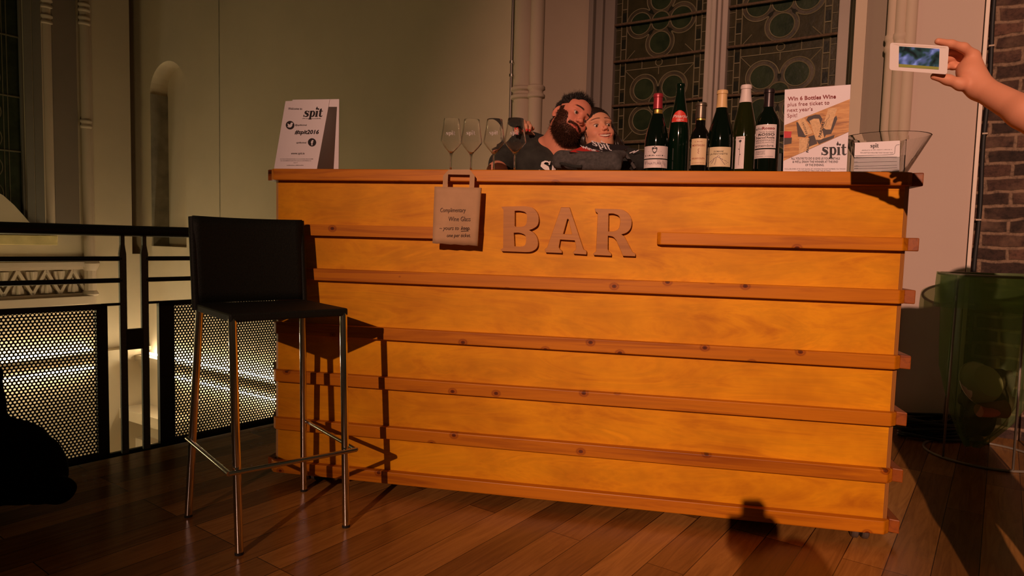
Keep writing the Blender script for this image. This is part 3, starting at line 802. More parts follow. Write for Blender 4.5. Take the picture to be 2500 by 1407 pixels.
sm = bb.modifiers.new('t', 'SOLIDIFY'); sm.thickness = .012; sm.offset = 0
ho = [(1080, 470), (1082, 429), (1096, 414), (1147, 414), (1159, 430), (1157, 470)]; hi = [(1145, 470), (1147, 427), (1094, 426), (1092, 470)]
MB().prism([ho + hi], lambda x, y, w_: pb(x, y, -.024 + w_), 0, .004).build('handle', m_kraft, bag)
def bagfn(a, c):
    u, v_ = (a - 1060) / 110, (-c - 457) / 142
    return pb(a, -c, -.026 + .003 * math.sin(3.1 * u + 5 * v_) * (.4 + v_) - .006 * min(1, max(0, (v_ - .6) * 10)) - .0082)
fn = bagfn
tx_ = MB()
put_text(tx_, 'Complimentary', 1074, -518, 15, fn, 62, shear=.15, bold=-.004); put_text(tx_, 'Wine Glass', 1094, -540, 16, fn, 54, shear=.1, bold=-.004)
tx_.build('handwriting', m_pen, bag, fix=False)
tx_ = MB()
put_text(tx_, '~ yours to', 1072, -561.5, 14, fn, 47, shear=.25, bold=-.004); put_text(tx_, 'keep.', 1125, -561.5, 14, fn, 22, shear=.3, bold=.004)
put_text(tx_, 'one per ticket.', 1090, -579, 13, fn, 58, shear=.25, bold=-.004); tx_.flat([[(1125, -565.5), (1144, -564.5), (1144, -563.5), (1125, -564.3)]], fn)
tx_.build('handwriting', m_pen, bag, fix=False)

def tl(parent, mat, *a, **k):
    mb = MB(); put_text(mb, *a, **k); return mb.build('text_line', mat, parent, fix=False)
# welcome sign on the left
ws = thing('table_sign', 'folded white card sign with Welcome to spit on the left end of the bar', 'sign', np.append(pb(720, 413, .1)[:2], ZT), BYAW)
def zc(x, d, z=ZT):      # point standing on the counter under pixel column x at depth d
    q = pb(x, 415, d); return np.array([q[0], q[1], z])
f1, fnf = card('front_card', ws, pb(697, 247, .17), pb(805, 243, .14), zc(773, .07), zc(668, .10), m_paperw)
b1, _ = card('back_card', ws, pb(714, 243.5, .215), pb(828, 242, .20), zc(826.5, .20), zc(712, .215), m_paperw)
tk = MB(); sh = .17
tl(ws, m_ink, 'Welcome to', 703, -268, 8.2, fnf, 34, shear=sh); tl(ws, m_ink, '@spitfestival', 720, -307, 5.5, fnf, 28, shear=sh); tl(ws, m_ink, 'spitfestival', 723, -350, 5.5, fnf, 24, shear=sh)
tl(ws, m_ink, '#spit2016', 719, -327, 14, fnf, 58, shear=sh + .12, bold=.022); tl(ws, m_ink, 'www.spit.ie', 710, -377, 8, fnf, 33, shear=sh)
kf2 = lambda a, c: fnf(a + sh * (c + 285), c)
lg = MB(); put_logo(lg, 740, -285, 46, kf2); lg.build('logo', m_ink, ws, fix=False)
ic1 = MB().flat([circ(708, -305.7, 10.4, 24)], fnf).build('round_icon', m_ink, ws, fix=False); ic2 = MB().flat([circ(761.6, -347.6, 10.0, 24)], fnf).build('round_icon', m_ink, ws, fix=False)
for y, x0, x1 in ((290, 738, 783), (389, 684, 765), (393.2, 685, 759), (398, 717, 728), (404.5, 700, 741)): tk = MB(); scribble(tk, x0, x1, y, 1.9, fnf); tk.build('small_print', m_ink, ws, fix=False)
tw = MB(); f3 = lambda a, c: fnf(a, c) + (C0 - fnf(a, c)) * .0003
bird = [(701, -308), (704, -309), (702.5, -306), (702, -301), (706, -304), (709, -304, 1), (709.5, -300, 1), (713, -299, 1), (715.5, -301), (714, -303), (713.5, -308, 1), (709, -312, 1), (703, -311, 1)]
tw.flat([chaikin(bird, 2)], f3); tw.build('icon_bird', m_paperw, ic1, fix=False)
tw = MB(); put_text(tw, 'f', 759.0, -354.5, 17, f3, bold=.04); tw.build('icon_letter', m_paperw, ic2, fix=False)

# prize draw sign on the right
ps = thing('prize_sign', 'white poster Win 6 Bottles Wine with cork picture standing beside the bottles', 'sign', np.append(pb(1990, 415, .07)[:2], ZT), BYAW)
f2, fns = card('poster', ps, pb(1916, 219, .13), pb(2077, 206.5, .06), zc(2067, .03), zc(1912, .10), m_card, .003)
sl = -.05
def fsl(x0): return lambda a, c: fns(a, c + .055 * (a - x0))
rd = MB(); tl(ps, m_inkred, 'Win 6 Bottles Wine', 1923, -246, 13.4, fsl(1923), 118, bold=.02)
tl(ps, m_inkred, 'plus free ticket to', 1923, -260, 13.2, fsl(1923), 102); tl(ps, m_inkred, "next year's", 1922, -273.5, 13, fsl(1922), 62); tl(ps, m_inkred, 'Spit!', 1922, -287, 13, fsl(1922), 24)
ik = MB(); put_logo(ik, 2005, -378.5, 62, fns, 1.0); ik.build('logo', m_ink, ps, fix=False); ik = MB()
tl(ps, m_ink, "ALL YOU'VE TO DO IS GIVE US YOUR DETAILS", 1931.5, -389.5, 7.4, fns, 119, bold=.012); tl(ps, m_ink, "& WE'LL DRAW THE WINNER AT THE END", 1935, -397.5, 7.4, fns, 111, bold=.012); tl(ps, m_ink, 'OF THE EVENING.', 1966, -405.5, 7.4, fns, 46, bold=.012)
tl(ps, m_ink, "YOU'LL BE JOINED UP TO OUR MAILING LIST, WE SWEAR WE WON'T BOMBARD YOU THOUGH", 1915, -414, 4.0, fns, 149); tl(ps, m_ink, "IT'S A COUPLE OF TIMES A YEAR TYPE OF THING!", 1948, -418.5, 4.0, fns, 80)
def cr7(pts): return [(1880 + p[0] * .2132, -(180 + p[1] * .2132)) + tuple(p[2:]) for p in pts]
m_pw, n, b = nt('printed_wood'); lnk(n, ramp(n, noise(n, mapping(n, (14, 14, 90)), 1, 5, .6, 1), [(.3, (.26, .10, .03)), (.55, (.55, .27, .08)), (.7, (.66, .38, .14))]), b.inputs['Base Color']); b.inputs['Roughness'].default_value = .5
def lay(k): return lambda a, c: fns(a, c) + (C0 - fns(a, c)) * (.0002 * k)
MB().flat([cr7([(165, 590), (915, 290), (900, 665), (153, 998)])], lay(0)).build('picture', m_pw, ps, fix=False)
m_prd = simple('printed_dark', (.035, .018, .016), .5); m_cork = simple('printed_cork', (.62, .40, .20), .6, nz=.18, nscale=160); m_prb = simple('printed_red', (.50, .01, .02), .5)
dk = MB()
for q in ([(395, 505, 1), (560, 455, 1), (600, 520), (560, 640), (480, 600)], [(300, 555), (345, 560), (430, 700), (400, 730), (320, 720)], [(600, 640), (760, 480), (770, 520), (700, 690), (640, 700), (620, 740)], [(440, 720), (520, 700), (540, 800), (440, 840)], [(160, 730), (250, 730), (245, 800), (158, 815)], [(530, 760), (640, 735), (740, 700), (730, 735), (560, 810)]): dk.flat([chaikin(cr7(q), 1)], lay(1))
dk.build('picture', m_prd, ps, fix=False)
ck = MB()
for q in ([(312, 545), (345, 515), (392, 510), (492, 678), (455, 695), (402, 708)], [(452, 540), (500, 515), (560, 516), (622, 735), (580, 758), (525, 760)], [(668, 400), (730, 390), (770, 402), (745, 470), (695, 640), (640, 640), (600, 610)], [(335, 742), (390, 735), (450, 742), (445, 870), (330, 918)], [(440, 840), (545, 806), (545, 822), (440, 865)]): ck.flat([cr7(q)], lay(2))
ck.build('picture', m_cork, ps, fix=False)
MB().flat([cr7([(160, 658), (247, 662), (240, 735), (160, 735)])], lay(2)).build('picture', m_prb, ps, fix=False)
ct = MB()
def rot_fn(px_, py_, ang, k):
    ca, sa = math.cos(ang), math.sin(ang); g = lay(k)
    return lambda a, c: g(px_ + a * ca - c * sa, py_ + a * sa + c * ca)
tl(ps, m_ink, 'PARDAS', 0, 0, 9.5, rot_fn(2004.0, -336.0, rad(75), 3), 40, bold=.02); tl(ps, m_ink, 'PARDAS', 0, 0, 8, rot_fn(1973.5, -372, rad(82), 3), 32, bold=.02); tl(ps, m_ink, 'PARDAS', 0, 0, 7, rot_fn(1972, -326, rad(110), 3), 30)
ct.flat([stroke([(2013 + 2 * math.sin(i * 1.3) + i * 1.6, -308 + i * 3.6) for i in range(9)], .7)], lay(3))
ct.build('picture_scribble', m_ink, ps, fix=False)
MB().hexa([zc(1912, .10), zc(2067, .03), zc(2060, .075), zc(1918, .14)] + [zc(1912, .10) + np.array([0, 0, .003]), zc(2067, .03) + np.array([0, 0, .003]), zc(2060, .075) + np.array([0, 0, .003]), zc(1918, .14) + np.array([0, 0, .003])]).build('stand_foot', m_acryl, ps)

# acrylic holder with entry cards
ch = thing('card_holder', 'clear acrylic holder full of white entry cards at the right end of the bar', 'card holder', np.append(pb(2140, 415, .05)[:2], ZT), BYAW)
d0, d1 = .030, .062
for i in range(5):
    dd = .036 + i * .0045
    c_, fc = card('entry_card', ch, pb(2087, 350 - i * .3, dd + .006), pb(2197 - i * .2, 344.5 - i * .3, dd + .004), zc(2196, dd), zc(2084, dd + .002), m_paperw, .0015)
    if i == 0: fnc = fc
kc = MB(); put_logo(kc, 2124.5, -360.5, 21, fnc)
scribble(kc, 2104, 2178, 368, 2.2, fnc, -.03); put_text(kc, 'WIN 6 BOTTLES WINE & FREE TICKET FOR NEXT YEAR', 2100, -374.5, 4, fnc, 80)
fr_ = [(2087, 352), (2085.5, 379, 1), (2088, 381, 1), (2180, 377.5, 1), (2184, 375, 1), (2186, 358, 1), (2189, 354, 1), (2196, 353.5)]
kc.flat([stroke([(p[0], -p[1]) for p in fr_], .9)], fnc)
for y in (386.5, 397.5, 407, 413): kc.flat([[(2085, -y), (2190, -y + 3), (2190, -y + 3.7), (2085, -y + .7)]], fnc); scribble(kc, 2086, 2095, y - 1.5, 1.7, fnc)
kc.build('print', m_ink, ch, fix=False)
mb = MB(); a, c = bs(2074, 415, .026)[0], bs(2208, 415, .026)[0]
def bw(s_, d_, z_): return B(s_, d_, z_)
mb.box(a, c, .024, .0265, ZT, ZT + .055, bw).box(a, c, .066, .0685, ZT, ZT + .10, bw).box(a, a + .0025, .024, .068, ZT, ZT + .10, bw).box(c - .0025, c, .024, .068, ZT, ZT + .105, bw).box(a, c, .024, .068, ZT, ZT + .0025, bw)
mb.build('holder', m_acryl, ch)

# conical glass bowl
cb = zc(2160, .27)
bo = thing('glass_bowl', 'wide conical clear glass bowl behind the card holder', 'bowl', cb)
MB().lathe([(.0, .0), (.055, .0), (.060, .006), (.138, .150), (.1405, .152), (.141, .149), (.0655, -.0 + .004), (.05, .012)][::1][:0] or [(0, .010), (.052, .010), (.133, .150), (.1385, .150), (.060, .0), (0, .0)], 48).build('bowl', m_glass, bo, smooth=40, world=False)

# wine glasses
def wine_glass():
    t = thing('wine_glass', 'stemmed wine glass', 'glass')
    H = .198
    outer_ = [(0, 0), (.034, 0), (.034, .0015), (.012, .004), (.0045, .010), (.0034, .02), (.0033, .055), (.0045, .066), (.012, .077), (.028, .094), (.0385, .108), (.0405, .115), (.0395, .124), (.034, .158), (.0288, .1975), (.0283, H)]
    inner_ = [(.0277, .1975), (.0330, .157), (.0383, .124), (.0393, .115), (.0372, .1086), (.0268, .095), (.0108, .0785), (.004, .072), (0, .0705)]
    MB().lathe(outer_ + inner_, 40).build('bowl_and_stem', m_glass, t, smooth=50)
    return t
g0 = wine_glass(); gs = [g0] + [dup(g0) for _ in range(3)]
gx = [(1100.5, .10, 'leftmost wine glass with spit print, above the paper bag handle'), (1149.5, .12, 'second wine glass from the left, above the right side of the bag handle'), (1205, .12, 'third wine glass from the left, in front of the sleeve of the man'), (1256, .11, 'rightmost of the four wine glasses, in front of the hand with red nails')]
def cyl_fn(C, R, xc, yref, k, eps=.0004):
    """wrap pixel-space drawing around an upright round body facing the camera"""
    C = np.array(C); f = C0[:2] - C[:2]; f /= np.linalg.norm(f); r_ = np.array([-f[1], f[0]])
    def g(a, c):
        o_ = (a - xc) * k; Rr = (R(c) if callable(R) else R) + eps
        ph = math.asin(max(-.985, min(.985, o_ / Rr)))
        q = C[:2] + (r_ * math.sin(ph) + f * math.cos(ph)) * Rr
        n2 = np.append(f, 0); z = onpl(xc, -c, np.append(C[:2] + f * Rr, 0), n2)[2]
        return np.array([q[0], q[1], z])
    return g
for i, (x, d_, lab) in enumerate(gx):
    c = zc(x, d_); g = gs[i]
    g.location = tuple(c); g['label'] = lab; g['group'] = 'wine glasses in a row on the counter'
    k = np.linalg.norm(c[:2]) / F
    zz0, rz0 = .124, .0395
    def RR(cc, c=c):
        z = onpl(x, -cc, c, np.array([c[0], c[1], 0]))[2] - ZT
        return .0395 + (z - .124) * (.034 - .0395) / (.158 - .124)
    fn = cyl_fn(c, RR, x, 0, k, .0003)
    lg = MB(); y0 = {0: 329.5, 1: 329, 2: 328.5, 3: 328.5}[i]
    put_logo(lg, x - 13.5, -y0, 22.5, fn, .95)
    pr = lg.build('printed_logo', m_frost, None, fix=False)
    for vtx in pr.data.vertices: vtx.co = vtx.co - Vector(c)
    pr.parent = g

# bottles ------------------------------------------------------------
m_bg = {}
def bottle_glass(name, c, rough=.06):
    m, n, b = nt(name); b.inputs['Base Color'].default_value = (*c, 1); b.inputs['Roughness'].default_value = rough
    b.inputs['Transmission Weight'].default_value = .2; b.inputs['IOR'].default_value = 1.5; b.inputs['Coat Weight'].default_value = .6; b.inputs['Coat Roughness'].default_value = .03
    return m
g_dark = bottle_glass('dark_green_bottle_glass', (.002, .006, .003)); g_olive = bottle_glass('olive_bottle_glass', (.014, .018, .003)); g_black = bottle_glass('black_bottle_glass', (.003, .003, .002)); g_green = bottle_glass('green_bottle_glass', (.002, .010, .004))
def cap_mat(c, metal=.3, rough=.35): return simple('capsule_foil', c, rough, metal)
SHAPES = {  # (r fraction, height fraction)
 'burgundy': [(0, .012), (.6, .006), (.9, 0), (.99, .012), (1, .03), (1, .40), (.975, .47), (.86, .56), (.66, .66), (.46, .76), (.385, .84), (.36, .92)],
 'flute': [(0, .012), (.6, .006), (.9, 0), (.99, .01), (1, .03), (1, .42), (.97, .50), (.86, .60), (.70, .70), (.53, .80), (.42, .88), (.38, .94)],
 'sherry': [(0, .012), (.6, .006), (.9, 0), (.99, .012), (1, .04), (1, .52), (.97, .565), (.80, .615), (.60, .65), (.53, .68), (.53, .9)],
 'bordeaux': [(0, .012), (.6, .006), (.9, 0), (.99, .012), (1, .03), (1, .58), (.96, .64), (.78, .70), (.52, .755), (.42, .79), (.385, .84), (.38, .93)]}
def bottle(xc, ytop, hw, kind, d, glass, lab, caps, capz, lip=.40):
    c = zc(xc, d); k = np.linalg.norm(c[:2]) / F
    R_ = hw * k; H = onpl(xc, ytop, c, np.array([c[0], c[1], 0]))[2] - ZT
    t = thing('wine_bottle', lab, 'bottle', c, 0, 'wine bottles lined up on the counter')
    sh_ = SHAPES[kind]; prof = [(r * R_, z * H) for r, z in sh_]
    rn_ = sh_[-1][0]
    prof += [(rn_ * R_, .95 * H), (rn_ * 1.12 * R_, .967 * H), (rn_ * 1.14 * R_, .985 * H), (rn_ * 1.05 * R_, H), (0, H)]
    MB().lathe(prof, 40).build('bottle_glass', glass, t, smooth=40, world=False)
    def rad_at(z):
        q = z / H
        for (r0, z0), (r1, z1) in zip(sh_[3:], sh_[4:]):
            if z0 <= q <= z1: return R_ * (r0 + (r1 - r0) * (q - z0) / max(1e-6, z1 - z0))
        return R_ * rn_
    if caps:
        z0 = onpl(xc, capz, c, np.array([c[0], c[1], 0]))[2] - ZT
        pr = [(rad_at(z0) + .0006, z0)] + [(rad_at(z0 + (H * .93 - z0) * i / 5) + .0008, z0 + (H * .93 - z0) * i / 5) for i in range(1, 6)]
        pr += [(rn_ * R_ + .001, .955 * H), (rn_ * 1.16 * R_ + .0006, .962 * H), (rn_ * 1.16 * R_ + .0006, .985 * H), (rn_ * 1.08 * R_, H + .0012), (0, H + .0014)]
        MB().lathe(pr, 32).build('capsule', caps, t, smooth=40, world=False)
    def fnl(eps=.0005):
        def RR(cc): return rad_at(max(0.001, onpl(xc, -cc, np.array([c[0], c[1] - R_, 0]), np.array([c[0], c[1], 0]))[2] - ZT))
        return cyl_fn(c, RR, xc, 0, k, eps)
    return t, fnl, c, k
def lpatch(t, fn, x0, x1, y0, y1, mat, name='label', nx=16, ny=4, dome=None):
    vs = []; fs = []
    for j in range(ny + 1):
        for i in range(nx + 1):
            u = i / nx; y = y0 + (y1 - y0) * j / ny; xa, xb = x0, x1
            if dome:
                h = 1 - j / ny if y0 < y1 else j / ny
                wd = math.sqrt(max(0, 1 - h * h * .97)); m_ = (x0 + x1) / 2; xa = m_ - (m_ - x0) * wd; xb = m_ + (x1 - m_) * wd
            vs.append(fn(xa + (xb - xa) * u, -y))
    for j in range(ny):
        for i in range(nx): fs.append((j * (nx + 1) + i, j * (nx + 1) + i + 1, (j + 1) * (nx + 1) + i + 1, (j + 1) * (nx + 1) + i))
    o = MB().add(vs, fs).build(name, mat, t, smooth=True); return o
m_lw = simple('label_paper', (.66, .58, .58), .55, nz=.05, nscale=40); m_lc = simple('cream_label_paper', (.66, .50, .30), .55); m_ly = simple('yellow_label_paper', (.64, .54, .34), .55)
m_lr = simple('red_label_paper', (.62, .045, .03), .45); m_pur = simple('purple_ink', (.14, .09, .13), .6); m_gold = simple('gold_foil', (.62, .42, .10), .3, .8)
def ptxt(t, items, mat, parent_label):
    mb = MB()
    for it in items: it(mb)
    o = mb.build('label_print', mat, None, fix=False)
    im = root_mat(parent_label).inverted()
    for v_ in o.data.vertices: v_.co = im @ v_.co
    o.parent = parent_label; return o
E2 = .0009
# 1 burgundy with crest label
t, fl, c, k = bottle(1600, 230.5, 27.5, 'burgundy', .27, g_dark, 'wine bottle with dark red capsule and white crest label reading NATURE', cap_mat((.34, .03, .045)), 267)
lpatch(t, fl(.001), 1592, 1611, 267, 277, m_gold, 'gold_band')
L1 = lpatch(t, fl(), 1573, 1626.5, 356, 386.5, m_lw); L2 = lpatch(t, fl(), 1573, 1626.5, 389, 409.5, m_lw)
f = fl(E2)
ptxt(t, [lambda m: m.flat([chaikin([(1590, -361), (1593, -359), (1596.5, -362), (1600, -359), (1603, -361), (1602, -369, 1), (1596.5, -377, 1), (1591, -369, 1)], 2)], f), lambda m: m.flat([circ(1596.5, -358.5, 1.6, 10)], f), lambda m: scribble(m, 1575.5, 1620, 380.5, 3.0, f), lambda m: m.flat([[(1582, -370), (1590, -370), (1590, -369.6), (1582, -369.6)]], f), lambda m: m.flat([[(1603, -370), (1612, -370), (1612, -369.6), (1603, -369.6)]], f)], m_ink, L1)
ptxt(t, [lambda m: put_text(m, 'NATURE', 1582, -401.5, 7.4, f, 31), lambda m: m.flat([[(1578, -404.6), (1614, -404.6), (1614, -404), (1578, -404)]], f), lambda m: [m.flat([stroke([(x0 + math.sin(i * 2.2 + x0) * 1.6, -y0 - i * 1.1) for i in range(8)], .45)], f) for x0, y0 in ((1575.5, 392), (1577.5, 393), (1580, 391), (1616, 392), (1619, 394), (1621, 398), (1605, 390), (1609, 391), (1614, 402))]], m_pur, L2)
# 2 tall flute, red neck label
t, fl, c, k = bottle(1653.5, 205.5, 25.2, 'flute', .30, g_green, 'tall green flute bottle with a red domed neck label and no capsule', None, 0)
L = lpatch(t, fl(), 1636, 1671.5, 269.5, 297.5, m_lr, dome=True, ny=8); f = fl(E2)
ptxt(t, [lambda m: put_text(m, 'Pinarju', 1638.5, -287, 10.5, f, 31, shear=.3, bold=.01), lambda m: put_text(m, 'Libre.', 1647, -294.6, 6.8, f, 17, shear=.3), lambda m: m.flat([stroke([(1637 + i * 1.75, -297.0 + 0 * i) for i in range(20)], .8)], f)], m_lw, L)
# 3 small sherry bottle
t, fl, c, k = bottle(1705, 253, 21.0, 'sherry', .14, g_black, 'short wine bottle with grey foil neck and tall cream label', cap_mat((.16, .13, .10), .7), 290)
lpatch(t, fl(.0012), 1696, 1716, 289, 293, m_gold, 'gold_band')
L = lpatch(t, fl(), 1687, 1720.5, 338, 402.5, m_lc); f = fl(E2)
ptxt(t, [lambda m: scribble(m, 1694, 1712, 346.5, 2.2, f), lambda m: put_text(m, 'MONTEAGUDO', 1689.5, -357, 6.6, f, 28, bold=.01), lambda m: put_text(m, 'DELGADO ZULETA', 1689.5, -388.5, 5.2, f, 28, bold=.015), lambda m: [m.flat([[(1688.5, -y), (1719, -y), (1719, -y + .6), (1688.5, -y + .6)]], f) for y in (381, 390.5)], lambda m: scribble(m, 1690, 1717, 398.5, 1.6, f), lambda m: [m.flat([stroke([(1703 + math.sin(i * 1.9 + j) * 1.6, -362 - i * 1.9) for i in range(8)], .5)], f) for j in range(2)]], m_inkred, L)
# 4 burgundy, cream capsule
t, fl, c, k = bottle(1755, 222.5, 29.5, 'burgundy', .21, g_dark, 'wine bottle with cream yellow capsule and a label showing a mountain drawing', cap_mat((.66, .44, .20), 0, .45), 264.5)
L = lpatch(t, fl(), 1726.5, 1779, 358.5, 407, m_ly); f = fl(E2)
ptxt(t, [lambda m: put_text(m, 'DOMAINE', 1742, -371.5, 5.4, f, 21, shear=.1, bold=.01), lambda m: put_text(m, 'LA PIENTANETTE', 1734, -377.5, 5.4, f, 38, shear=.05, bold=.01)], m_ink, L)
ptxt(t, [lambda m: [m.flat([stroke(q, .9)], f) for q in ([(1731, -398), (1737, -393), (1744, -386), (1750, -383), (1753, -384), (1760, -388), (1768, -392), (1775, -397)], [(1744, -386), (1742, -392), (1738, -399)], [(1748, -384), (1747, -394), (1745, -402)], [(1756, -386), (1763, -396), (1768, -402)], [(1761, -389), (1771, -399)], [(1752, -384), (1750, -381), (1753, -379.5), (1756, -382), (1755, -385)])]], m_pur, L)
# 5 olive flute, white capsule
t, fl, c, k = bottle(1812, 209.8, 27.5, 'flute', .30, g_olive, 'olive glass bottle with white capsule and narrow label with a flower stem', cap_mat((.66, .56, .54), 0, .5), 252)
L = lpatch(t, fl(), 1795.5, 1814.5, 332.8, 412, m_lw); f = fl(E2)
ptxt(t, [lambda m: put_text(m, 'barbera', 1799, -338.5, 3.6, f, 13), lambda m: m.flat([chaikin([(1802, -343), (1806, -341, 1), (1808, -344, 1), (1805, -348, 1), (1802, -346, 1)], 2)], f), lambda m: m.flat([stroke([(1805, -347), (1804, -362), (1804.6, -378), (1803.2, -392), (1803.5, -403)], .7)], f), lambda m: m.flat([chaikin([(1804, -377), (1807, -375, 1), (1806, -379, 1)], 1)], f), lambda m: m.flat([chaikin([(1804, -364), (1801, -362, 1), (1802.5, -366, 1)], 1)], f), lambda m: m.flat([[(1798, -408.6), (1811, -408.2), (1811, -407.4), (1798, -407.8)]], f)], m_ink, L)
# 6 bordeaux, typographic label
t, fl, c, k = bottle(1868.5, 219.8, 26.5, 'bordeaux', .20, g_dark, 'wine bottle with black capsule and white label covered in rows of lettering including ROSSO', cap_mat((.03, .02, .022), .4), 263)
L = lpatch(t, fl(), 1843.5, 1887.5, 303.5, 361.5, m_lw); L2 = lpatch(t, fl(), 1843.5, 1887, 364.5, 386, m_lw); f = fl(E2)
ptxt(t, [lambda m: put_text(m, 'Rosso', 1857, -316, 9.2, f, 27, bold=.03)], m_inkred, L)
ptxt(t, [lambda m: put_text(m, 'ello', 1844.5, -316, 8.8, f, 12), lambda m: put_text(m, 'Terre Siciliane', 1850, -323.5, 5, f, 33), lambda m: put_text(m, 'ROSSO', 1850, -331, 8.2, f, 34, bold=.03), lambda m: put_text(m, "Nerod'Avola", 1846, -338.2, 7.6, f, 38, bold=.02), lambda m: put_text(m, 'VENDEMMIATO', 1845, -344.6, 5.8, f, 39), lambda m: put_text(m, 'MANUALGACUTA', 1846, -349.5, 4.4, f, 37), lambda m: put_text(m, 'ettembre', 1845, -358.5, 9.6, f, 38)], m_ink, L)
ptxt(t, [lambda m: [scribble(m, 1846, 1866, y, 1.5, f, gap=.3) for y in (369, 371.6, 374.2, 376.8)], lambda m: put_text(m, 'CASTELVETRANO - CANTINE EUROPA', 1845, -383, 3, f, 38)], m_ink, L2)
# black box between bottle and poster
tag(MB().box(bs(1898, 400, .27)[0], bs(1924, 400, .27)[0], .27, .32, ZT, ZT + .095, bw).build('black_box', m_blackp, bevel=.003), 'small glossy black box standing between the last bottle and the poster', 'box')

# leaflet, canvas bag, backpack on the counter are shaped with a distance field -----
def unit(v): v = np.array(v, float); return v / np.linalg.norm(v)
def sdf_mesh(prims, res, pad=.02, k0=.012):
    """prims: (kind, params..., dict(k=blend, op='+'|'-')). returns verts, quads by surface nets"""
    lo = np.full(3, 1e9); hi = np.full(3, -1e9)
    for p in prims:
        if p[-1].get('op', '+') != '+': continue
        if p[0] == 'ell': c = np.array(p[1]); r = max(p[2]); lo = np.minimum(lo, c - r); hi = np.maximum(hi, c + r)
        else:
            for q, r in ((p[1], p[3]), (p[2], p[4])): lo = np.minimum(lo, np.array(q) - r); hi = np.maximum(hi, np.array(q) + r)
    lo -= pad; hi += pad
    n = np.ceil((hi - lo) / res).astype(int) + 1
    def ev(P):
        D = None
        for p in prims:
            o_ = p[-1]; kk = o_.get('k', k0)
            if p[0] == 'ell':
                q = P - np.array(p[1]); 
                if 'M' in o_: q = q @ o_['M']
                r = np.array(p[2]); a = np.sqrt(((q / r) ** 2).sum(-1)); g_ = np.sqrt(((q / r ** 2) ** 2).sum(-1)) + 1e-9
                d_ = a * (a - 1) / g_
            elif p[0] == 'box':
                q = P - (np.array(p[1]) + np.array(p[2])) / 2; q = q @ o_['M']; r = np.array(o_['h']) - o_['rad']; w_ = np.abs(q) - r
                d_ = np.sqrt((np.maximum(w_, 0) ** 2).sum(-1)) + np.minimum(w_.max(-1), 0) - o_['rad']
            else:
                a, b_, ra, rb = np.array(p[1], float), np.array(p[2], float), p[3], p[4]
                ab = b_ - a; t_ = np.clip(((P - a) @ ab) / (ab @ ab), 0, 1)
                d_ = np.sqrt(((P - a - t_[..., None] * ab) ** 2).sum(-1)) - (ra + (rb - ra) * t_)
            if D is None: D = d_; continue
            if o_.get('op', '+') == '+':
                h = np.clip(.5 + .5 * (D - d_) / kk, 0, 1); D = D * (1 - h) + d_ * h - kk * h * (1 - h)
            else:
                h = np.clip(.5 - .5 * (D + d_) / kk, 0, 1); D = D * (1 - h) - d_ * h + kk * h * (1 - h)
        return D
    V = np.full(tuple(n), 1.0, np.float32); BS = 16
    for i in range(0, n[0], BS):
        for j in range(0, n[1], BS):
            for l in range(0, n[2], BS):
                m_ = np.minimum([BS, BS, BS], n - [i, j, l]); cc = lo + (np.array([i, j, l]) + m_ / 2) * res
                dc = float(ev(cc[None, :])[0]); rad_ = res * np.linalg.norm(m_) / 2 * 1.6 + .012
                if abs(dc) > rad_: V[i:i + m_[0], j:j + m_[1], l:l + m_[2]] = np.sign(dc); continue
                g_ = np.stack(np.meshgrid(*[lo[a] + (np.arange(m_[a]) + (i, j, l)[a]) * res for a in range(3)], indexing='ij'), -1)
                V[i:i + m_[0], j:j + m_[1], l:l + m_[2]] = ev(g_)
    # surface nets
    nx, ny, nz_2 = V.shape; S_ = V < 0
    cube = np.zeros((nx - 1, ny - 1, nz_2 - 1), np.uint8)
    for a in (0, 1):
        for b_ in (0, 1):
            for c_ in (0, 1): cube += S_[a:nx - 1 + a, b_:ny - 1 + b_, c_:nz_2 - 1 + c_]
    act = (cube > 0) & (cube < 8); idx = np.full(act.shape, -1, np.int64); ai = np.argwhere(act); idx[act] = np.arange(len(ai))
    acc = np.zeros((len(ai), 3)); cnt = np.zeros(len(ai))
    cor = [(a, b_, c_) for a in (0, 1) for b_ in (0, 1) for c_ in (0, 1)]
    for p in cor:
        for ax in range(3):
            if p[ax]: continue
            q = list(p); q[ax] = 1
            va = V[ai[:, 0] + p[0], ai[:, 1] + p[1], ai[:, 2] + p[2]]; vb = V[ai[:, 0] + q[0], ai[:, 1] + q[1], ai[:, 2] + q[2]]
            m_ = (va < 0) != (vb < 0); t_ = np.where(m_, va / np.where(m_, va - vb, 1), 0)
            pos = np.tile(np.array(p, float), (len(ai), 1)); pos[:, ax] += t_
            acc[m_] += pos[m_]; cnt[m_] += 1
    vs = lo + (ai + acc / cnt[:, None]) * res
    fs = []
    for ax in range(3):
        b_, c_ = (ax + 1) % 3, (ax + 2) % 3
        sl0 = [slice(1, -1)] * 3; sl0[ax] = slice(0, V.shape[ax] - 1); sl1 = list(sl0); sl1[ax] = slice(1, V.shape[ax])
        A = S_[tuple(sl0)]; Bq = S_[tuple(sl1)]; e_ = np.argwhere(A != Bq)
        off_ = np.array([1, 1, 1]); off_[ax] = 0; e_ = e_ + off_
        ori = S_[e_[:, 0], e_[:, 1], e_[:, 2]]
        def I(db, dc_):
            q = e_.copy(); q[:, b_] -= db; q[:, c_] -= dc_; return idx[q[:, 0], q[:, 1], q[:, 2]]
        q4 = np.stack([I(1, 1), I(0, 1), I(0, 0), I(1, 0)], 1); q4[~ori] = q4[~ori][:, ::-1]; fs.append(q4)
    return vs, np.concatenate(fs), ev
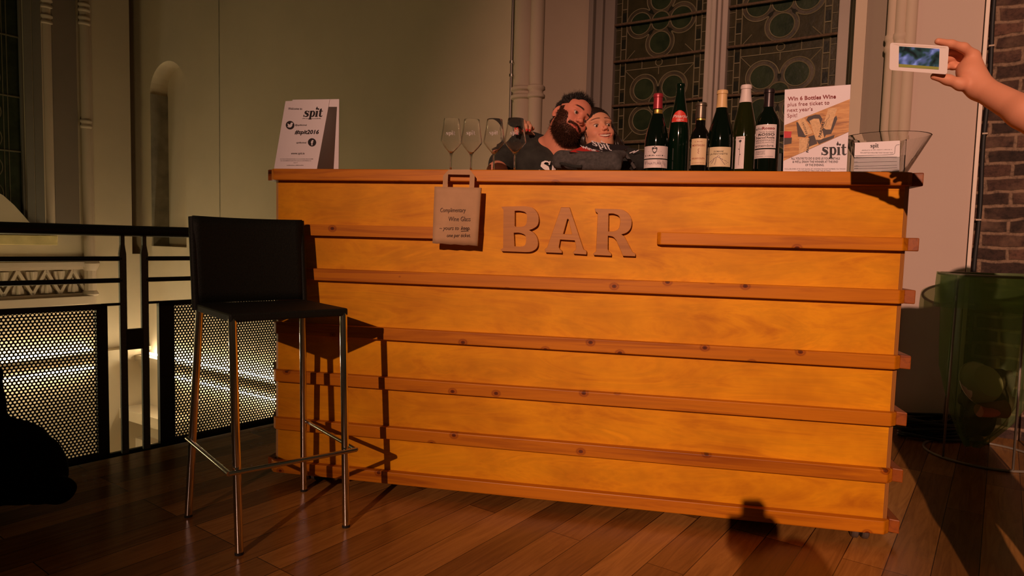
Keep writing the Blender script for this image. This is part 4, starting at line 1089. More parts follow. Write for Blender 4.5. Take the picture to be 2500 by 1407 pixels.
def np_mesh(name, vs, fs, mat, parent=None, loc=None, smooth=True, colors=None):
    vs = np.array(vs, float)
    if parent is not None:
        im = np.array(root_mat(parent).inverted()); vs = vs @ im[:3, :3].T + im[:3, 3]
    me = bpy.data.meshes.new(name); me.vertices.add(len(vs)); me.vertices.foreach_set('co', vs.ravel())
    me.loops.add(len(fs) * 4); me.loops.foreach_set('vertex_index', fs.ravel().astype(np.int32))
    me.polygons.add(len(fs)); me.polygons.foreach_set('loop_start', np.arange(len(fs), dtype=np.int32) * 4); me.polygons.foreach_set('loop_total', np.full(len(fs), 4, np.int32))
    me.update(); me.validate()
    me.polygons.foreach_set('use_smooth', np.ones(len(me.polygons), bool)); 
    if colors is not None:
        at = me.color_attributes.new('tone', 'FLOAT_COLOR', 'POINT'); at.data.foreach_set('color', np.concatenate([colors, np.ones((len(colors), 1))], 1).ravel().astype(np.float32))
    if mat: me.materials.append(mat)
    o = bpy.data.objects.new(name, me); COL.objects.link(o)
    if parent is not None: o.parent = parent
    return o
def folds(vs, amp, freq, seed=0):
    r = np.random.default_rng(seed); d_ = np.zeros(len(vs))
    for i in range(5):
        w_ = unit(r.normal(size=3)) * freq * (1 + .5 * i); d_ += np.sin(vs @ w_ + r.uniform(0, 6)) / (1 + .6 * i)
    return d_ * amp

# charcoal bag with leaflet
P = lambda x, y, d: pb(x, y, d)
cbag = thing('canvas_bag', 'crumpled charcoal canvas bag lying on the counter in front of the woman', 'bag', zc(1440, .07))
pr = [('cap', P(1372, 388, .07), P(1500, 393, .05), .030, .030, {}), ('cap', P(1366, 400, .09), P(1420, 403, .07), .024, .02, {}), ('cap', P(1395, 392, .12), P(1485, 394, .12), .026, .028, {}),
      ('cap', P(1495, 388, .03), P(1508, 410, .015), .022, .010, {}), ('cap', P(1420, 404, .02), P(1500, 404, .02), .020, .018, {}), ('cap', P(1500, 381, .10), P(1518, 378, .13), .020, .016, {}), ('cap', P(1362, 384, .08), P(1362, 402, .06), .012, .010, {})]
vs, fs, _ = sdf_mesh(pr, .004, k0=.02)
vs = vs + np.outer(folds(vs, .0016, 55), [.3, -1, .5]); vs[:, 2] = np.maximum(vs[:, 2], ZT + .0005)
np_mesh('bag_cloth', vs, fs, m_grey, cbag)
mb = MB(); mb.tube([P(1368, 399, .03), P(1372, 400, .012), P(1400, 407, .0), P(1418, 408, .0), P(1422, 402, .01)], [.004, .006, .006, .006, .004], 8); mb.build('handle_strap', m_black, cbag)
lf = thing('leaflet', 'black and red spit wine leaflet lying tilted on the canvas bag', 'leaflet', zc(1440, .08))
A_, B__, C_, D_ = P(1389, 371, .035), P(1446, 346, .15), P(1506, 366, .16), P(1490, 379, .06)
C_ = A_ + (B__ - A_) * .86 + (D_ - A_) * 1.02
mb, p_, n_l = slab(B__, C_, D_, A_, .003); mb.build('cover', m_ink, lf); fnl2 = plane_fn(p_, n_l)
f0 = plane_fn(p_, n_l, .0006)
MB().flat([[(1390, -370.8), (1422, -357.2), (1489, -377.8), (1488, -378.4)]], f0).build('red_band', simple('red_print', (.55, .035, .03), .35), lf, fix=False)
def sk(x0, y0, dx, dy, ux, uy, g): return lambda a, c: g(x0 + dx * a + ux * c, -(y0 + dy * a + uy * c))
mb = MB(); put_logo(mb, 0, 0, 48, sk(1447, 354.5, 1, .30, -.55, -1.1, fnl2), .75)
put_text(mb, 'wine', 0, 0, 14, sk(1419.5, 360.5, 1, .30, -.5, -.9, fnl2), 38, bold=.03); scribble(mb, 1452, 1480, 365, 1.6, lambda a, c: fnl2(a, c - .3 * (a - 1452)), 0)
mb.build('leaflet_print', m_paperw, lf, fix=False)
# dark rucksack to the right of it
bp = thing('rucksack', 'dark cloth rucksack with loose strap lying behind the leftmost bottle', 'bag', zc(1545, .35))
pr = [('ell', P(1545, 402, .36), (.055, .045, .035), {}), ('ell', P(1558, 392, .38), (.03, .03, .03), {}), ('cap', P(1530, 378, .32), P(1524, 410, .32), .012, .02, {}), ('ell', P(1535, 405, .32), (.03, .03, .03), {})]
vs, fs, _ = sdf_mesh(pr, .004, k0=.02); vs = vs + np.outer(folds(vs, .0018, 70, 3), [.3, -1, .5]); vs[:, 2] = np.maximum(vs[:, 2], ZT + .0005)
np_mesh('sack', vs, fs, m_black, bp)
MB().tube([P(1527, 376, .29), P(1538, 392, .275), P(1550, 411, .28)], .006, 8).build('strap', m_grey, bp)
for (x0, y0, x1, y1) in ((1533.5, 375.6, 1550, 368.8), (1546, 373.8, 1559, 366.8)):
    tag(MB().tube([P(x0, y0, .33), P(x1, y1, .34)], .0018, 6).build('drinking_straw', m_paperw), ('lower' if x0 < 1540 else 'upper') + ' of the two white straws sticking out of the dark rucksack', 'straw', 'white straws in the rucksack')

# ------------------------------------------------------------------ people
def skin_mat(name):
    m, n, b = nt(name); a = n.nodes.new('ShaderNodeAttribute'); a.attribute_name = 'tone'; lnk(n, a.outputs['Color'], b.inputs['Base Color'])
    b.inputs['Roughness'].default_value = .58; b.inputs['Specular IOR Level'].default_value = .3; b.inputs['Subsurface Weight'].default_value = .12; b.inputs['Subsurface Radius'].default_value = (.012, .004, .002); b.inputs['Subsurface Scale'].default_value = .5
    bump(n, b, noise(n, mapping(n), 260, 3), .12, .001); return m
m_skin = skin_mat('skin')
m_hair = simple('black_brown_hair', (.016, .010, .007), .38); m_beard = simple('brown_beard_hair', (.060, .024, .013), .75, spec=.15); m_whair = simple('dark_brown_hair', (.020, .011, .008), .36)
m_eyew = simple('eye_white', (.62, .52, .46), .15); m_iris = simple('iris', (.045, .028, .015), .1, coat=1); m_teeth = simple('teeth', (.78, .66, .56), .25); m_nail = simple('red_nail_polish', (.60, .015, .02), .15)
m_tee = simple('black_tshirt', (.022, .022, .018), .95, nz=.35, nscale=26, bmp=.2)
def RX(a): c, s = math.cos(a), math.sin(a); return np.array([[1, 0, 0], [0, c, -s], [0, s, c]])
def RY(a): c, s = math.cos(a), math.sin(a); return np.array([[c, 0, s], [0, 1, 0], [-s, 0, c]])
def RZ(a): c, s = math.cos(a), math.sin(a); return np.array([[c, -s, 0], [s, c, 0], [0, 0, 1]])
def head_prims(c, M, woman=False):
    c = np.array(c)
    L = lambda x, y, z: c + M @ np.array([x, y, z])
    out = []
    def ell(x, y, z, r, k=.012, op='+', R=None): out.append(('ell', L(x, y, z), r, {'k': k, 'op': op, 'M': M if R is None else M @ R}))
    def cap(a, b_, ra, rb, k=.01, op='+'): out.append(('cap', L(*a), L(*b_), ra, rb, {'k': k, 'op': op}))
    wj = .92 if woman else 1.0
    ell(0, .006, .034, (.075, .097, .082), .02); ell(0, -.030, -.030, ((.054 if woman else .060), .060, .083), .03)
    ell(0, -.048, -.088 * (.96 if woman else 1), (.038 * wj, .040, .030), .03)
    for s_ in (-1, 1):
        ell(s_ * (.040 if woman else .045), -.010, -.062, (.018, .035, .032), .03); ell(s_ * (.036 if woman else .041), -.060, -.028, (.020, .022, .018), .02)
        if woman: ell(s_ * .036, -.071, -.036, (.014, .013, .012), .014)
    ell(0, -.052, .036, (.054, .038, .034), .03)
    for s_ in (-1, 1):
        ell(s_ * .032, -.098, .001, (.017, .013, .0125), .012, '-'); ell(s_ * .030, -.083, .020, (.024, .010, .006), .010)
    ns = .80 if woman else 1.05; cap((0, -.086, .012), (0, -.106, -.026), .0070 * ns, .0090 * ns, .010); ell(0, -.107, -.030, (.0105 * ns, .0095 * ns, .0085 * ns), .006)
    for s_ in (-1, 1): ell(s_ * .0122 * ns, -.098, -.033, (.0072 * ns, .009, .0062 * ns), .005)
    for s_ in (-1, 1): ell(s_ * .0058, -.1045, -.0395, (.0032, .004, .0022), .002, '-')
    if woman:
        ell(0, -.076, -.062, (.034, .020, .020), .012)
        for i in range(-6, 7):
            x = i * .0049; ell(x, -.100, -.0635 + 13 * x * x, (.0045, .024, .0100 * math.sqrt(1 - (i / 7) ** 2)), .002, '-')
        for sg in (-1, 1):
            cap((sg * .031, -.079, -.0485), (sg * .014, -.0945, -.0505), .0019, .0024, .003); cap((sg * .014, -.0945, -.0505), (0, -.0970, -.0515), .0024, .0026, .003)
            cap((sg * .031, -.079, -.0505), (sg * .018, -.091, -.0685), .0022, .0032, .003); cap((sg * .018, -.091, -.0685), (0, -.0955, -.0755), .0032, .0038, .003)
    else:
        cap((-.029, -.081, -.0570), (-.006, -.0935, -.0560), .0020, .0028, .004); cap((.028, -.081, -.0600), (.006, -.0935, -.0560), .0020, .0028, .004); cap((-.006, -.0935, -.0560), (.006, -.0935, -.0560), .0028, .0028, .003)
        cap((-.028, -.081, -.0590), (0, -.0925, -.0675), .0024, .0038, .004); cap((.027, -.081, -.0620), (0, -.0925, -.0675), .0024, .0038, .004)
        ell(0, -.098, -.0612, (.023, .008, .0016), .002, '-')
        # full beard volume
        ell(0, -.056, -.100, (.034, .034, .024), .02)
        for s_ in (-1, 1): ell(s_ * .040, -.028, -.078, (.018, .034, .030), .02)
    for s_ in (-1, 1):
        ell(s_ * .077, .012, -.010, (.0065, .017, .029), .006, R=RZ(s_ * -.35)); ell(s_ * .084, .006, -.008, (.005, .010, .018), .004, '-')
        # lids
        ell(s_ * .0315, -.0770, .002, (.0150, .0130, .0125), .004); ell(s_ * .0315, -.0890, .0000, (.0130, .0125, .0020 if woman else .0041), .0010, '-')
        ell(s_ * .0315, -.0768, .0000, (.0122, .0122, .0122), .0006, '-')
    return out, L
def head_tone(L, base, woman):
    x, y, z = L[:, 0], L[:, 1], L[:, 2]; col = np.tile(np.array(base), (len(L), 1))
    ax = np.abs(x)
    def blend(w_, c): nonlocal col; w_ = np.clip(w_, 0, 1)[:, None]; col = col * (1 - w_) + np.array(c) * w_
    sm = lambda e0, e1, v: np.clip((v - e0) / (e1 - e0), 0, 1)
    blend(.5 * np.exp(-((ax - .042) ** 2 + (z + .032) ** 2) / .0006) * (y < -.03), (.66, .22, .15)); blend(.55 * np.exp(-(x ** 2 + (z + .030) ** 2) / .00022) * (y < -.09), (.66, .22, .15))
    # brows
    bz = (.0235 if woman else .0205) + .30 * np.sqrt(np.clip(.0009 - (ax - .030) ** 2, 0, 1)) - .004
    if not woman: bz = bz + .004 * (x < 0)
    wbr = np.exp(-((z - bz) / (.0026 if woman else .0046)) ** 4) * sm(.008, .014, ax) * sm(.056, .048, ax) * (y < -.055)
    blend(wbr * (.9 if woman else 1.0), (.03, .014, .009))
    # lips
    wl = sm(.034, .031, ax) * sm(-.079, -.0760, z - 14 * x * x) * sm(-.0490, -.0515, z - 5 * x * x) * (y < -.072) if woman else sm(.030, .026, ax) * sm(-.0740, -.0715, z) * sm(-.0510, -.0535, z) * (y < -.078)
    blend(wl * .85, (.60, .13, .10) if not woman else (.55, .15, .11))
    # eye line
    we = np.exp(-(((ax - .0315) / .0145) ** 4 + ((z - .0035) / .0034) ** 2) * 1.3) * (y < -.07); blend(we * (.85 if woman else .75), (.05, .018, .012))
    return col
def eyes(L, M, parent, tgt, woman):
    for s_ in (-1, 1):
        p = L(s_ * .0315, -.0768, .0000); g = unit(np.array(tgt) - p)
        ob = MB().lathe([(.01185 * math.sin(PI * i / 16), -.01185 * math.cos(PI * i / 16)) for i in range(17)], 24).build('eye', m_eyew, None, smooth=True)
        F_ = unit(g); U = unit(np.cross(F_, [0, 0, 1])); V_ = np.cross(U, F_); T = np.stack([U, V_, F_], 1)
        def mv(o_):
            im = root_mat(parent).inverted()
            for v_ in o_.data.vertices: v_.co = im @ Vector(p + T @ np.array(v_.co))
            o_.parent = parent
        mv(ob)
        ir = MB().lathe([(0, .0127), (.0025, .01265), (.0052, .0116), (.0060, .0106)], 20).build('iris', m_iris, None, smooth=True); im = root_mat(parent).inverted()
        for v_ in ir.data.vertices: v_.co = im @ Vector(p + T @ np.array(v_.co))
        ir.parent = ob
def strands(name, roots, dirs, lens, r, mat, parent, bend=None, seed=1):
    """short hairs: three-sided tapered prisms"""
    n = len(roots); rg = np.random.default_rng(seed)
    d = dirs / np.linalg.norm(dirs, axis=1)[:, None]; bend = np.zeros((n, 3)) if bend is None else bend
    u = np.cross(d, rg.normal(size=(n, 3))); u /= np.linalg.norm(u, axis=1)[:, None]; v = np.cross(d, u)
    P0 = roots; P1 = roots + d * lens[:, None] * .55; P2 = roots + (d + bend) * lens[:, None]
    V = []
    for Pp, rr_ in ((P0, r), (P1, r * .8), (P2, r * .15)):
        for a in (0, 2.094, 4.189): V.append(Pp + (u * math.cos(a) + v * math.sin(a)) * rr_)
    V = np.stack(V, 1).reshape(-1, 3); base = (np.arange(n) * 9)[:, None]
    F4 = []
    for ring in (0, 3):
        for a in range(3): F4.append(base + np.array([[ring + a, ring + (a + 1) % 3, ring + 3 + (a + 1) % 3, ring + 3 + a]]))
    return np_mesh(name, V, np.concatenate(F4), mat, parent)
def grab(vs, fs):
    """vertex normals"""
    a = vs[fs[:, 2]] - vs[fs[:, 0]]; b_ = vs[fs[:, 3]] - vs[fs[:, 1]]; nn = np.cross(a, b_); N = np.zeros_like(vs)
    for i in range(4): np.add.at(N, fs[:, i], nn)
    return N / (np.linalg.norm(N, axis=1)[:, None] + 1e-12)
def Y_(x, y, Y): return aty(x, y, Y)
PHONE = aty(2243, 141, 1.53)

# ---- man -------------------------------------------------------------
HM = Y_(1391, 293, 3.05); MM = RY(rad(38)) @ RZ(rad(25)) @ RX(rad(-20)) * .95
man = thing('person', 'bearded man in a black t-shirt leaning his head sideways behind the bar', 'person', (HM[0] - .1, 3.25, 0))
hp, LM = head_prims(HM, MM)
for p in hp:
    if 'M' in p[-1]: p[-1]['M'] = p[-1]['M'] / .95
nb = Y_(1357, 355, 3.12)
pr = hp + [('cap', LM(0, .025, -.05), nb, .056, .062, {'k': .02}), ('cap', nb, Y_(1385, 385, 3.10), .062, .09, {'k': .03}), ('cap', Y_(1330, 372, 3.16), Y_(1430, 392, 3.16), .06, .06, {'k': .03}),
           ('cap', Y_(1212, 419, 3.0), Y_(1250, 500, 2.99), .040, .034, {'k': .02}), ('cap', Y_(1235, 395, 3.08), Y_(1212, 419, 3.0), .042, .040, {'k': .02}), ('cap', Y_(1262, 365, 3.14), Y_(1235, 395, 3.08), .05, .042, {'k': .02}), ('cap', Y_(1262, 365, 3.14), Y_(1330, 372, 3.16), .05, .06, {'k': .03})]
vs, fs, _ = sdf_mesh(hp + [('cap', LM(0, .025, -.05), nb, .056, .060, {'k': .02})], .0016, pad=.012)
v3_, f3_, _ = sdf_mesh(pr[len(hp):], .005); LL = (vs - HM) @ (MM / .95) / .95
col = head_tone(LL, (.62, .225, .145), False)
inhead = (LL[:, 2] > -.13) & (np.abs(LL[:, 0]) < .1) & (LL[:, 1] > -.13) & (LL[:, 1] < .13)
ax_ = np.abs(LL[:, 0]); zz = LL[:, 2]; yy = LL[:, 1]
cheek = -.068 + np.clip((ax_ - .042) * 2.4, 0, .066)
beard = inhead & (yy < .0 + .0) & (zz < cheek) & (zz > -.145) & ~((ax_ < .022) & (zz > -.0705) & (zz < -.0545) & (yy < -.078))
beard |= inhead & (ax_ < .040) & (zz < -.0430 - .12 * ax_) & (zz > -.0560 - .2 * ax_) & (yy < -.060)
beard |= inhead & (ax_ > .058) & (zz < .02) & (zz > -.06) & (yy < -.002) & (yy > -.032)
scalp = inhead & (((zz > .062 - .35 * np.clip(yy + .06, 0, .2)) & (yy > -.075)) | ((yy > -.004) & (zz > .018)) | ((yy > .035) & (zz > -.06))) & ~((ax_ > .074) & (zz < .02) & (yy < .035))
scalp |= inhead & (zz > .085)
scalp |= inhead & (ax_ > .056) & (zz > .030) & (yy > -.050)
scalp &= ~((yy < -.056) & (zz < .062))
col[beard] = col[beard] * .10 + np.array([.05, .02, .012]) * .85; col[scalp] = np.array([.03, .016, .01])
np_mesh('body', np.concatenate([vs, v3_]), np.concatenate([fs, f3_ + len(vs)]), m_skin, man, colors=np.concatenate([col, np.tile(np.array([.60, .24, .15]), (len(v3_), 1))]))
eyes(LM, MM, man, PHONE + np.array([.05, 0, .05]), False)
N = grab(vs, fs); rg = np.random.default_rng(5)
bi = rg.choice(np.where(beard)[0], 6500); dn = MM @ np.array([0, -.25, -1.0])
Ls = np.where(zz[bi] < -.085, .016, .0075) * rg.uniform(.6, 1.3, len(bi))
strands('beard', vs[bi] - N[bi] * .001, N[bi] * .75 + dn * .8 + rg.normal(size=(len(bi), 3)) * .45, Ls, .00065, m_beard, man, rg.normal(size=(len(bi), 3)) * .3)
hi_ = rg.choice(np.where(scalp)[0], 9000); up = MM @ np.array([0, .25, 1.0])
topw = np.clip((zz[hi_] - .055) / .04, 0, 1)
Ls = (.007 + .013 * topw) * rg.uniform(.6, 1.35, len(hi_))
clump = folds(vs[hi_], 1.0, 160, 9)[:, None] * np.array([[.35, .2, .1]])
strands('hair', vs[hi_] - N[hi_] * .001, N[hi_] * .9 + up * (.4 + .5 * topw[:, None]) + clump * 1.6 + rg.normal(size=(len(hi_), 3)) * .20, Ls, .0009, m_hair, man, rg.normal(size=(len(hi_), 3)) * .25)
# t-shirt
pr = [('cap', Y_(1275, 362, 3.15), Y_(1345, 372, 3.18), .062, .075, {}), ('cap', Y_(1345, 374, 3.18), Y_(1440, 408, 3.18), .075, .07, {'k': .03}), ('cap', Y_(1262, 366, 3.14), Y_(1222, 402, 3.05), .062, .058, {'k': .03}),
      ('ell', Y_(1345, 470, 3.16), (.20, .12, .20), {'k': .05}), ('cap', Y_(1300, 400, 3.12), Y_(1400, 420, 3.12), .085, .08, {'k': .04}), ('cap', Y_(1340, 450, 3.2), (HM[0] - .06, 3.3, .85), .17, .15, {'k': .05}),
      ('cap', nb + np.array([.0, -.03, .06]), nb + np.array([.05, -.07, .0]), .058, .062, {'k': .008, 'op': '-'}), ('cap', nb + np.array([.05, -.07, .0]), Y_(1393, 372, 3.0), .055, .040, {'k': .008, 'op': '-'}), ('ell', Y_(1205, 420, 3.0), (.055, .06, .04), {'k': .01, 'op': '-'})]
vt, ft, _ = sdf_mesh(pr, .0045, k0=.03)
vt = vt + grab(vt, ft) * folds(vt, .0022, 42, 4)[:, None]
np_mesh('tshirt', vt, ft, m_tee, man)
# print on the shirt, wrapped on the chest
def cast(vv, x, y):
    """depth of the shirt surface under a photo pixel"""
    d_ = ray(x, y); q = vv - C0; t_ = (q @ d_) / (d_ @ d_); e_ = np.linalg.norm(q - t_[:, None] * d_, axis=1); m_ = e_ < .016
    if not m_.any(): return C0 + d_ * (3.02 / d_[1])
    tm_ = t_[m_]; lo_ = tm_[tm_ < tm_.min() + .04]; return C0 + d_ * (lo_.mean() - .006)
mb = MB()
p0_, p1_, p2_ = cast(vt, 1320, 396), cast(vt, 1362, 398), cast(vt, 1340, 410)
sp1 = plane_fn(p0_, np.cross(p1_ - p0_, p2_ - p0_), .012)
for q in LOGO[:5]: mb.flat([list(w_) for w_ in q], lambda a, c: sp1(1313 + a * 50 + 8 * c, -(425 - c * 52)))
mb.build('shirt_print', m_frost, man, fix=False)
hipM = Vector((HM[0] - .06, 3.3, .9))
pr = [('cap', tuple(hipM), (hipM.x - .10, 3.26, .48), .12, .075, {}), ('cap', (hipM.x - .10, 3.26, .48), (hipM.x - .11, 3.32, .06), .075, .05, {}), ('cap', tuple(hipM), (hipM.x + .10, 3.26, .48), .12, .075, {}), ('cap', (hipM.x + .10, 3.26, .48), (hipM.x + .11, 3.32, .06), .075, .05, {}),
      ('cap', (hipM.x - .11, 3.34, .035), (hipM.x - .12, 3.18, .03), .04, .03, {}), ('cap', (hipM.x + .11, 3.34, .035), (hipM.x + .12, 3.18, .03), .04, .03, {})]
v_, f_, _ = sdf_mesh(pr, .012, k0=.03); v_[:, 2] = np.maximum(v_[:, 2], .001); np_mesh('trousers', v_, f_, simple('dark_denim', (.02, .02, .03), .9), man)

# ---- woman -----------------------------------------------------------
HW = Y_(1453, 330, 3.06); MW = RY(rad(-8)) @ RZ(rad(20)) @ RX(rad(-22)) * .95
wom = thing('person', 'smiling dark-haired woman with her head against the bearded man behind the bar', 'person', (HW[0] + .05, 3.25, 0))
hp, LW = head_prims(HW, MW, True)
for p in hp:
    if 'M' in p[-1]: p[-1]['M'] = p[-1]['M'] / .95
sh_l = Y_(1448, 398, 3.22); sh_r = Y_(1545, 400, 3.16)
hand = [(Y_(1259, 311, 3.14), Y_(1256, 306, 3.09), Y_(1256.5, 316, 3.055), Y_(1258, 325, 3.05)), (Y_(1268, 309, 3.14), Y_(1267, 301, 3.085), Y_(1266.5, 312, 3.045), Y_(1265, 326, 3.04)), (Y_(1279, 308, 3.14), Y_(1280, 298.5, 3.09), Y_(1284, 306, 3.05), Y_(1286, 317, 3.045)), (Y_(1287, 309, 3.14), Y_(1290, 301, 3.10), Y_(1294.5, 308, 3.07), Y_(1293, 319, 3.06))]
pr = hp + [('cap', LW(0, .025, -.05), Y_(1486, 376, 3.14), .046, .050, {'k': .02}), ('cap', Y_(1460, 396, 3.16), Y_(1520, 396, 3.16), .05, .05, {'k': .03}), ('cap', Y_(1486, 376, 3.14), Y_(1488, 400, 3.15), .05, .08, {'k': .03})]
for q in hand:
    pr += [('cap', q[0], q[1], .0105, .0095, {'k': .006}), ('cap', q[1], q[2], .0095, .0085, {'k': .004}), ('cap', q[2], q[3], .0085, .0068, {'k': .004})]
pr += [('cap', Y_(1262, 314, 3.165), Y_(1284, 313, 3.165), .017, .017, {'k': .012}), ('cap', Y_(1272, 318, 3.18), Y_(1290, 336, 3.27), .026, .028, {'k': .015}), ('cap', Y_(1290, 336, 3.27), Y_(1350, 368, 3.33), .028, .040, {'k': .02}), ('cap', Y_(1350, 368, 3.33), sh_l, .040, .05, {'k': .02}), ('cap', sh_l, Y_(1470, 398, 3.17), .05, .05, {'k': .03}),
       ('cap', Y_(1286, 318, 3.18), Y_(1300, 314, 3.14), .012, .010, {'k': .008})]
pb_ = [p for p in pr[len(hp):]]; nk_ = pb_[0]
vs, fs, _ = sdf_mesh(hp + [nk_], .0016, pad=.012)
v3_, f3_, _ = sdf_mesh(pb_, .0028); LL = (vs - HW) @ (MW / .95) / .95
col = head_tone(LL, (.62, .29, .175), True)
np_mesh('body', np.concatenate([vs, v3_]), np.concatenate([fs, f3_ + len(vs)]), m_skin, wom, colors=np.concatenate([col, np.tile(np.array([.60, .28, .17]), (len(v3_), 1))]))
eyes(LW, MW, wom, PHONE + np.array([.1, 0, .05]), True)
# teeth
tm = MB()
for i in range(-6, 7):
    x = i * .0042; y = -.0885 + 9 * x * x; hh = .0054 * (1 - .35 * abs(i) / 6)
    tm.lathe([(0, -hh), (.0028, -hh * .95), (.0032, -hh * .6), (.0032, hh * .95), (0, hh)], 12, (x, y, -.0575 + 12 * x * x))
tm.v = [tuple(LW(*p)) for p in tm.v]; tm.build('teeth', m_teeth, wom, smooth=True)
mth = MB().lathe([(0, -.010), (.018, -.010), (.026, 0), (.018, .010), (0, .012)], 20, (0, -.056, -.060)); mth.v = [tuple(LW(*p)) for p in mth.v]; mth.build('mouth', simple('mouth_inside', (.10, .012, .01), .5), wom, smooth=True)
for q in hand[0:2] + hand[2:]:
    tip = q[3]; d_ = unit(q[3] - q[2]); nrm = unit((C0 - tip) - ((C0 - tip) @ d_) * d_); sd_ = np.cross(d_, nrm); T = np.stack([sd_, d_, nrm], 1)
    nm = MB().lathe([(.0048 * math.sin(PI * i / 8), -.0048 * math.cos(PI * i / 8)) for i in range(9)], 14)
    nm.v = [tuple(tip + nrm * .0048 + d_ * .002 + T @ np.array([p[0], p[1] * 1.45, p[2] * .5])) for p in nm.v]; nm.build('fingernail', m_nail, wom, smooth=True)
# hair: cap over the skull, hanging behind the cheeks to the shoulders
sc = MW / .95
pr = [('ell', LW(0, .010, .042), (.084, .106, .088), {'M': sc}), ('cap', LW(.076, .0, .03), LW(.090, .008, -.06), .024, .034, {'k': .02}), ('cap', LW(.090, .008, -.06), Y_(1520, 378, 3.10), .034, .028, {'k': .02}),
      ('cap', LW(-.070, .004, .03), LW(-.076, .012, -.08), .018, .024, {'k': .02}), ('cap', LW(-.076, .012, -.08), Y_(1432, 372, 3.13), .024, .018, {'k': .02}), ('ell', LW(0, .075, -.05), (.075, .045, .10), {'k': .03, 'M': sc}),
      ('ell', LW(.006, -.100, -.010), (.062, .060, .068), {'op': '-', 'k': .005, 'M': sc}), ('ell', LW(.0, -.06, -.085), (.060, .060, .062), {'op': '-', 'k': .005, 'M': sc})]
vh, fh, _ = sdf_mesh(pr, .0020, k0=.012)
Lh = (vh - HW) @ sc
stri = np.sin(np.arctan2(Lh[:, 0], Lh[:, 1] + .12) * 60 + Lh[:, 2] * 20 + 1.5 * np.sin(Lh[:, 2] * 60)) * .0011
Nh = grab(vh, fh); vh2 = vh + Nh * stri[:, None]
hm = np_mesh('hair', vh2, fh, m_whair, wom)
hi_ = rg.choice(np.where((Lh[:, 1] > -.045) | (Lh[:, 2] < -.03))[0], 2400); dnw = sc @ np.array([0, .1, -1.0])
strands('loose_hair', vh[hi_], Nh[hi_] * .22 + dnw * .9 + rg.normal(size=(len(hi_), 3)) * .10, rg.uniform(.02, .05, len(hi_)), .0006, m_whair, wom, rg.normal(size=(len(hi_), 3)) * .06)
# blouse
pr = [('cap', sh_l, sh_r, .062, .062, {}), ('cap', Y_(1490, 430, 3.18), (HW[0] + .04, 3.32, .85), .135, .13, {'k': .05}), ('cap', sh_r, Y_(1560, 470, 3.14), .058, .045, {'k': .03}), ('cap', sh_l, Y_(1352, 370, 3.335), .060, .052, {'k': .03}), ('cap', Y_(1352, 370, 3.335), Y_(1296, 341, 3.28), .052, .040, {'k': .02}),
      ('cap', Y_(1486, 370, 3.12), Y_(1484, 392, 3.06), .058, .055, {'k': .008, 'op': '-'})]
v_, f_, _ = sdf_mesh(pr, .005, k0=.03); v_ = v_ + grab(v_, f_) * folds(v_, .002, 45, 8)[:, None]; np_mesh('blouse', v_, f_, m_black, wom)
hx = HW[0] + .04
pr = [('cap', (hx, 3.32, .9), (hx - .08, 3.28, .48), .11, .065, {}), ('cap', (hx - .08, 3.28, .48), (hx - .08, 3.34, .06), .065, .045, {}), ('cap', (hx, 3.32, .9), (hx + .08, 3.28, .48), .11, .065, {}), ('cap', (hx + .08, 3.28, .48), (hx + .08, 3.34, .06), .065, .045, {}),
      ('cap', (hx - .08, 3.36, .03), (hx - .09, 3.22, .025), .034, .026, {}), ('cap', (hx + .08, 3.36, .03), (hx + .09, 3.22, .025), .034, .026, {})]
v_, f_, _ = sdf_mesh(pr, .012, k0=.03); v_[:, 2] = np.maximum(v_[:, 2], .001); np_mesh('trousers', v_, f_, m_black, wom)

# ---- person at the right edge holding up a phone ------------------------
def hp_(x, y, dz=0.0): return aty(x, y, 1.53 + dz * 1.05)
gx_, gy_ = 1.27, 1.20
per = thing('person', 'person mostly out of view on the right whose bare forearm holds up a white phone', 'person', (gx_, gy_, 0))
el = aty(2650, 372, 1.36); shd = np.array([gx_ - .13, gy_ + .02, 1.41])
H = []
def chain(pts, rs, k=.006):
    for a, b_, ra, rb in zip(pts, pts[1:], rs, rs[1:]): H.append(('cap', a, b_, ra, rb, {'k': k}))
wr = hp_(2392, 214, -.01)
H.append(('cap', wr, hp_(2366, 180, .004), .026, .024, {'k': .02})); H.append(('cap', hp_(2385, 188, .0), hp_(2374, 140, .01), .021, .016, {'k': .015})); H.append(('cap', hp_(2384, 178, .03), hp_(2366, 146, .035), .020, .015, {'k': .015})); H.append(('cap', hp_(2376, 200, .02), hp_(2360, 170, .02), .024, .02, {'k': .015}))
chain([hp_(2378, 136, .008), hp_(2352, 116, .004), hp_(2322, 107.5, .003), hp_(2290, 101.0, .004)], [.0115, .0100, .0086, .0070])      # index on the top edge
chain([hp_(2376, 146, .026), hp_(2350, 128, .034), hp_(2322, 124, .032), hp_(2302, 128, .028)], [.0112, .0100, .0086, .0070])            # middle, behind
chain([hp_(2372, 158, .034), hp_(2346, 144, .044), hp_(2320, 143, .038), hp_(2302, 147, .030)], [.0108, .0096, .0082, .0068])
chain([hp_(2368, 172, .038), hp_(2346, 162, .044), hp_(2326, 162, .038), hp_(2312, 164, .030)], [.0098, .0086, .0074, .0062])
chain([hp_(2372, 206, .0), hp_(2346, 206, -.006), hp_(2314, 195, -.002), hp_(2281, 186.5, .003)], [.0190, .0125, .0100, .0078], .010)    # thumb along the lower edge
H += [('cap', wr, aty(2500, 274, 1.43), .0250, .0315, {'k': .012}), ('cap', aty(2500, 274, 1.43), el, .0315, .038, {'k': .015}), ('cap', el, shd, .040, .050, {'k': .015})]
vs, fs, _ = sdf_mesh(H, .0022)
col = np.tile(np.array([.62, .27, .16]), (len(vs), 1))
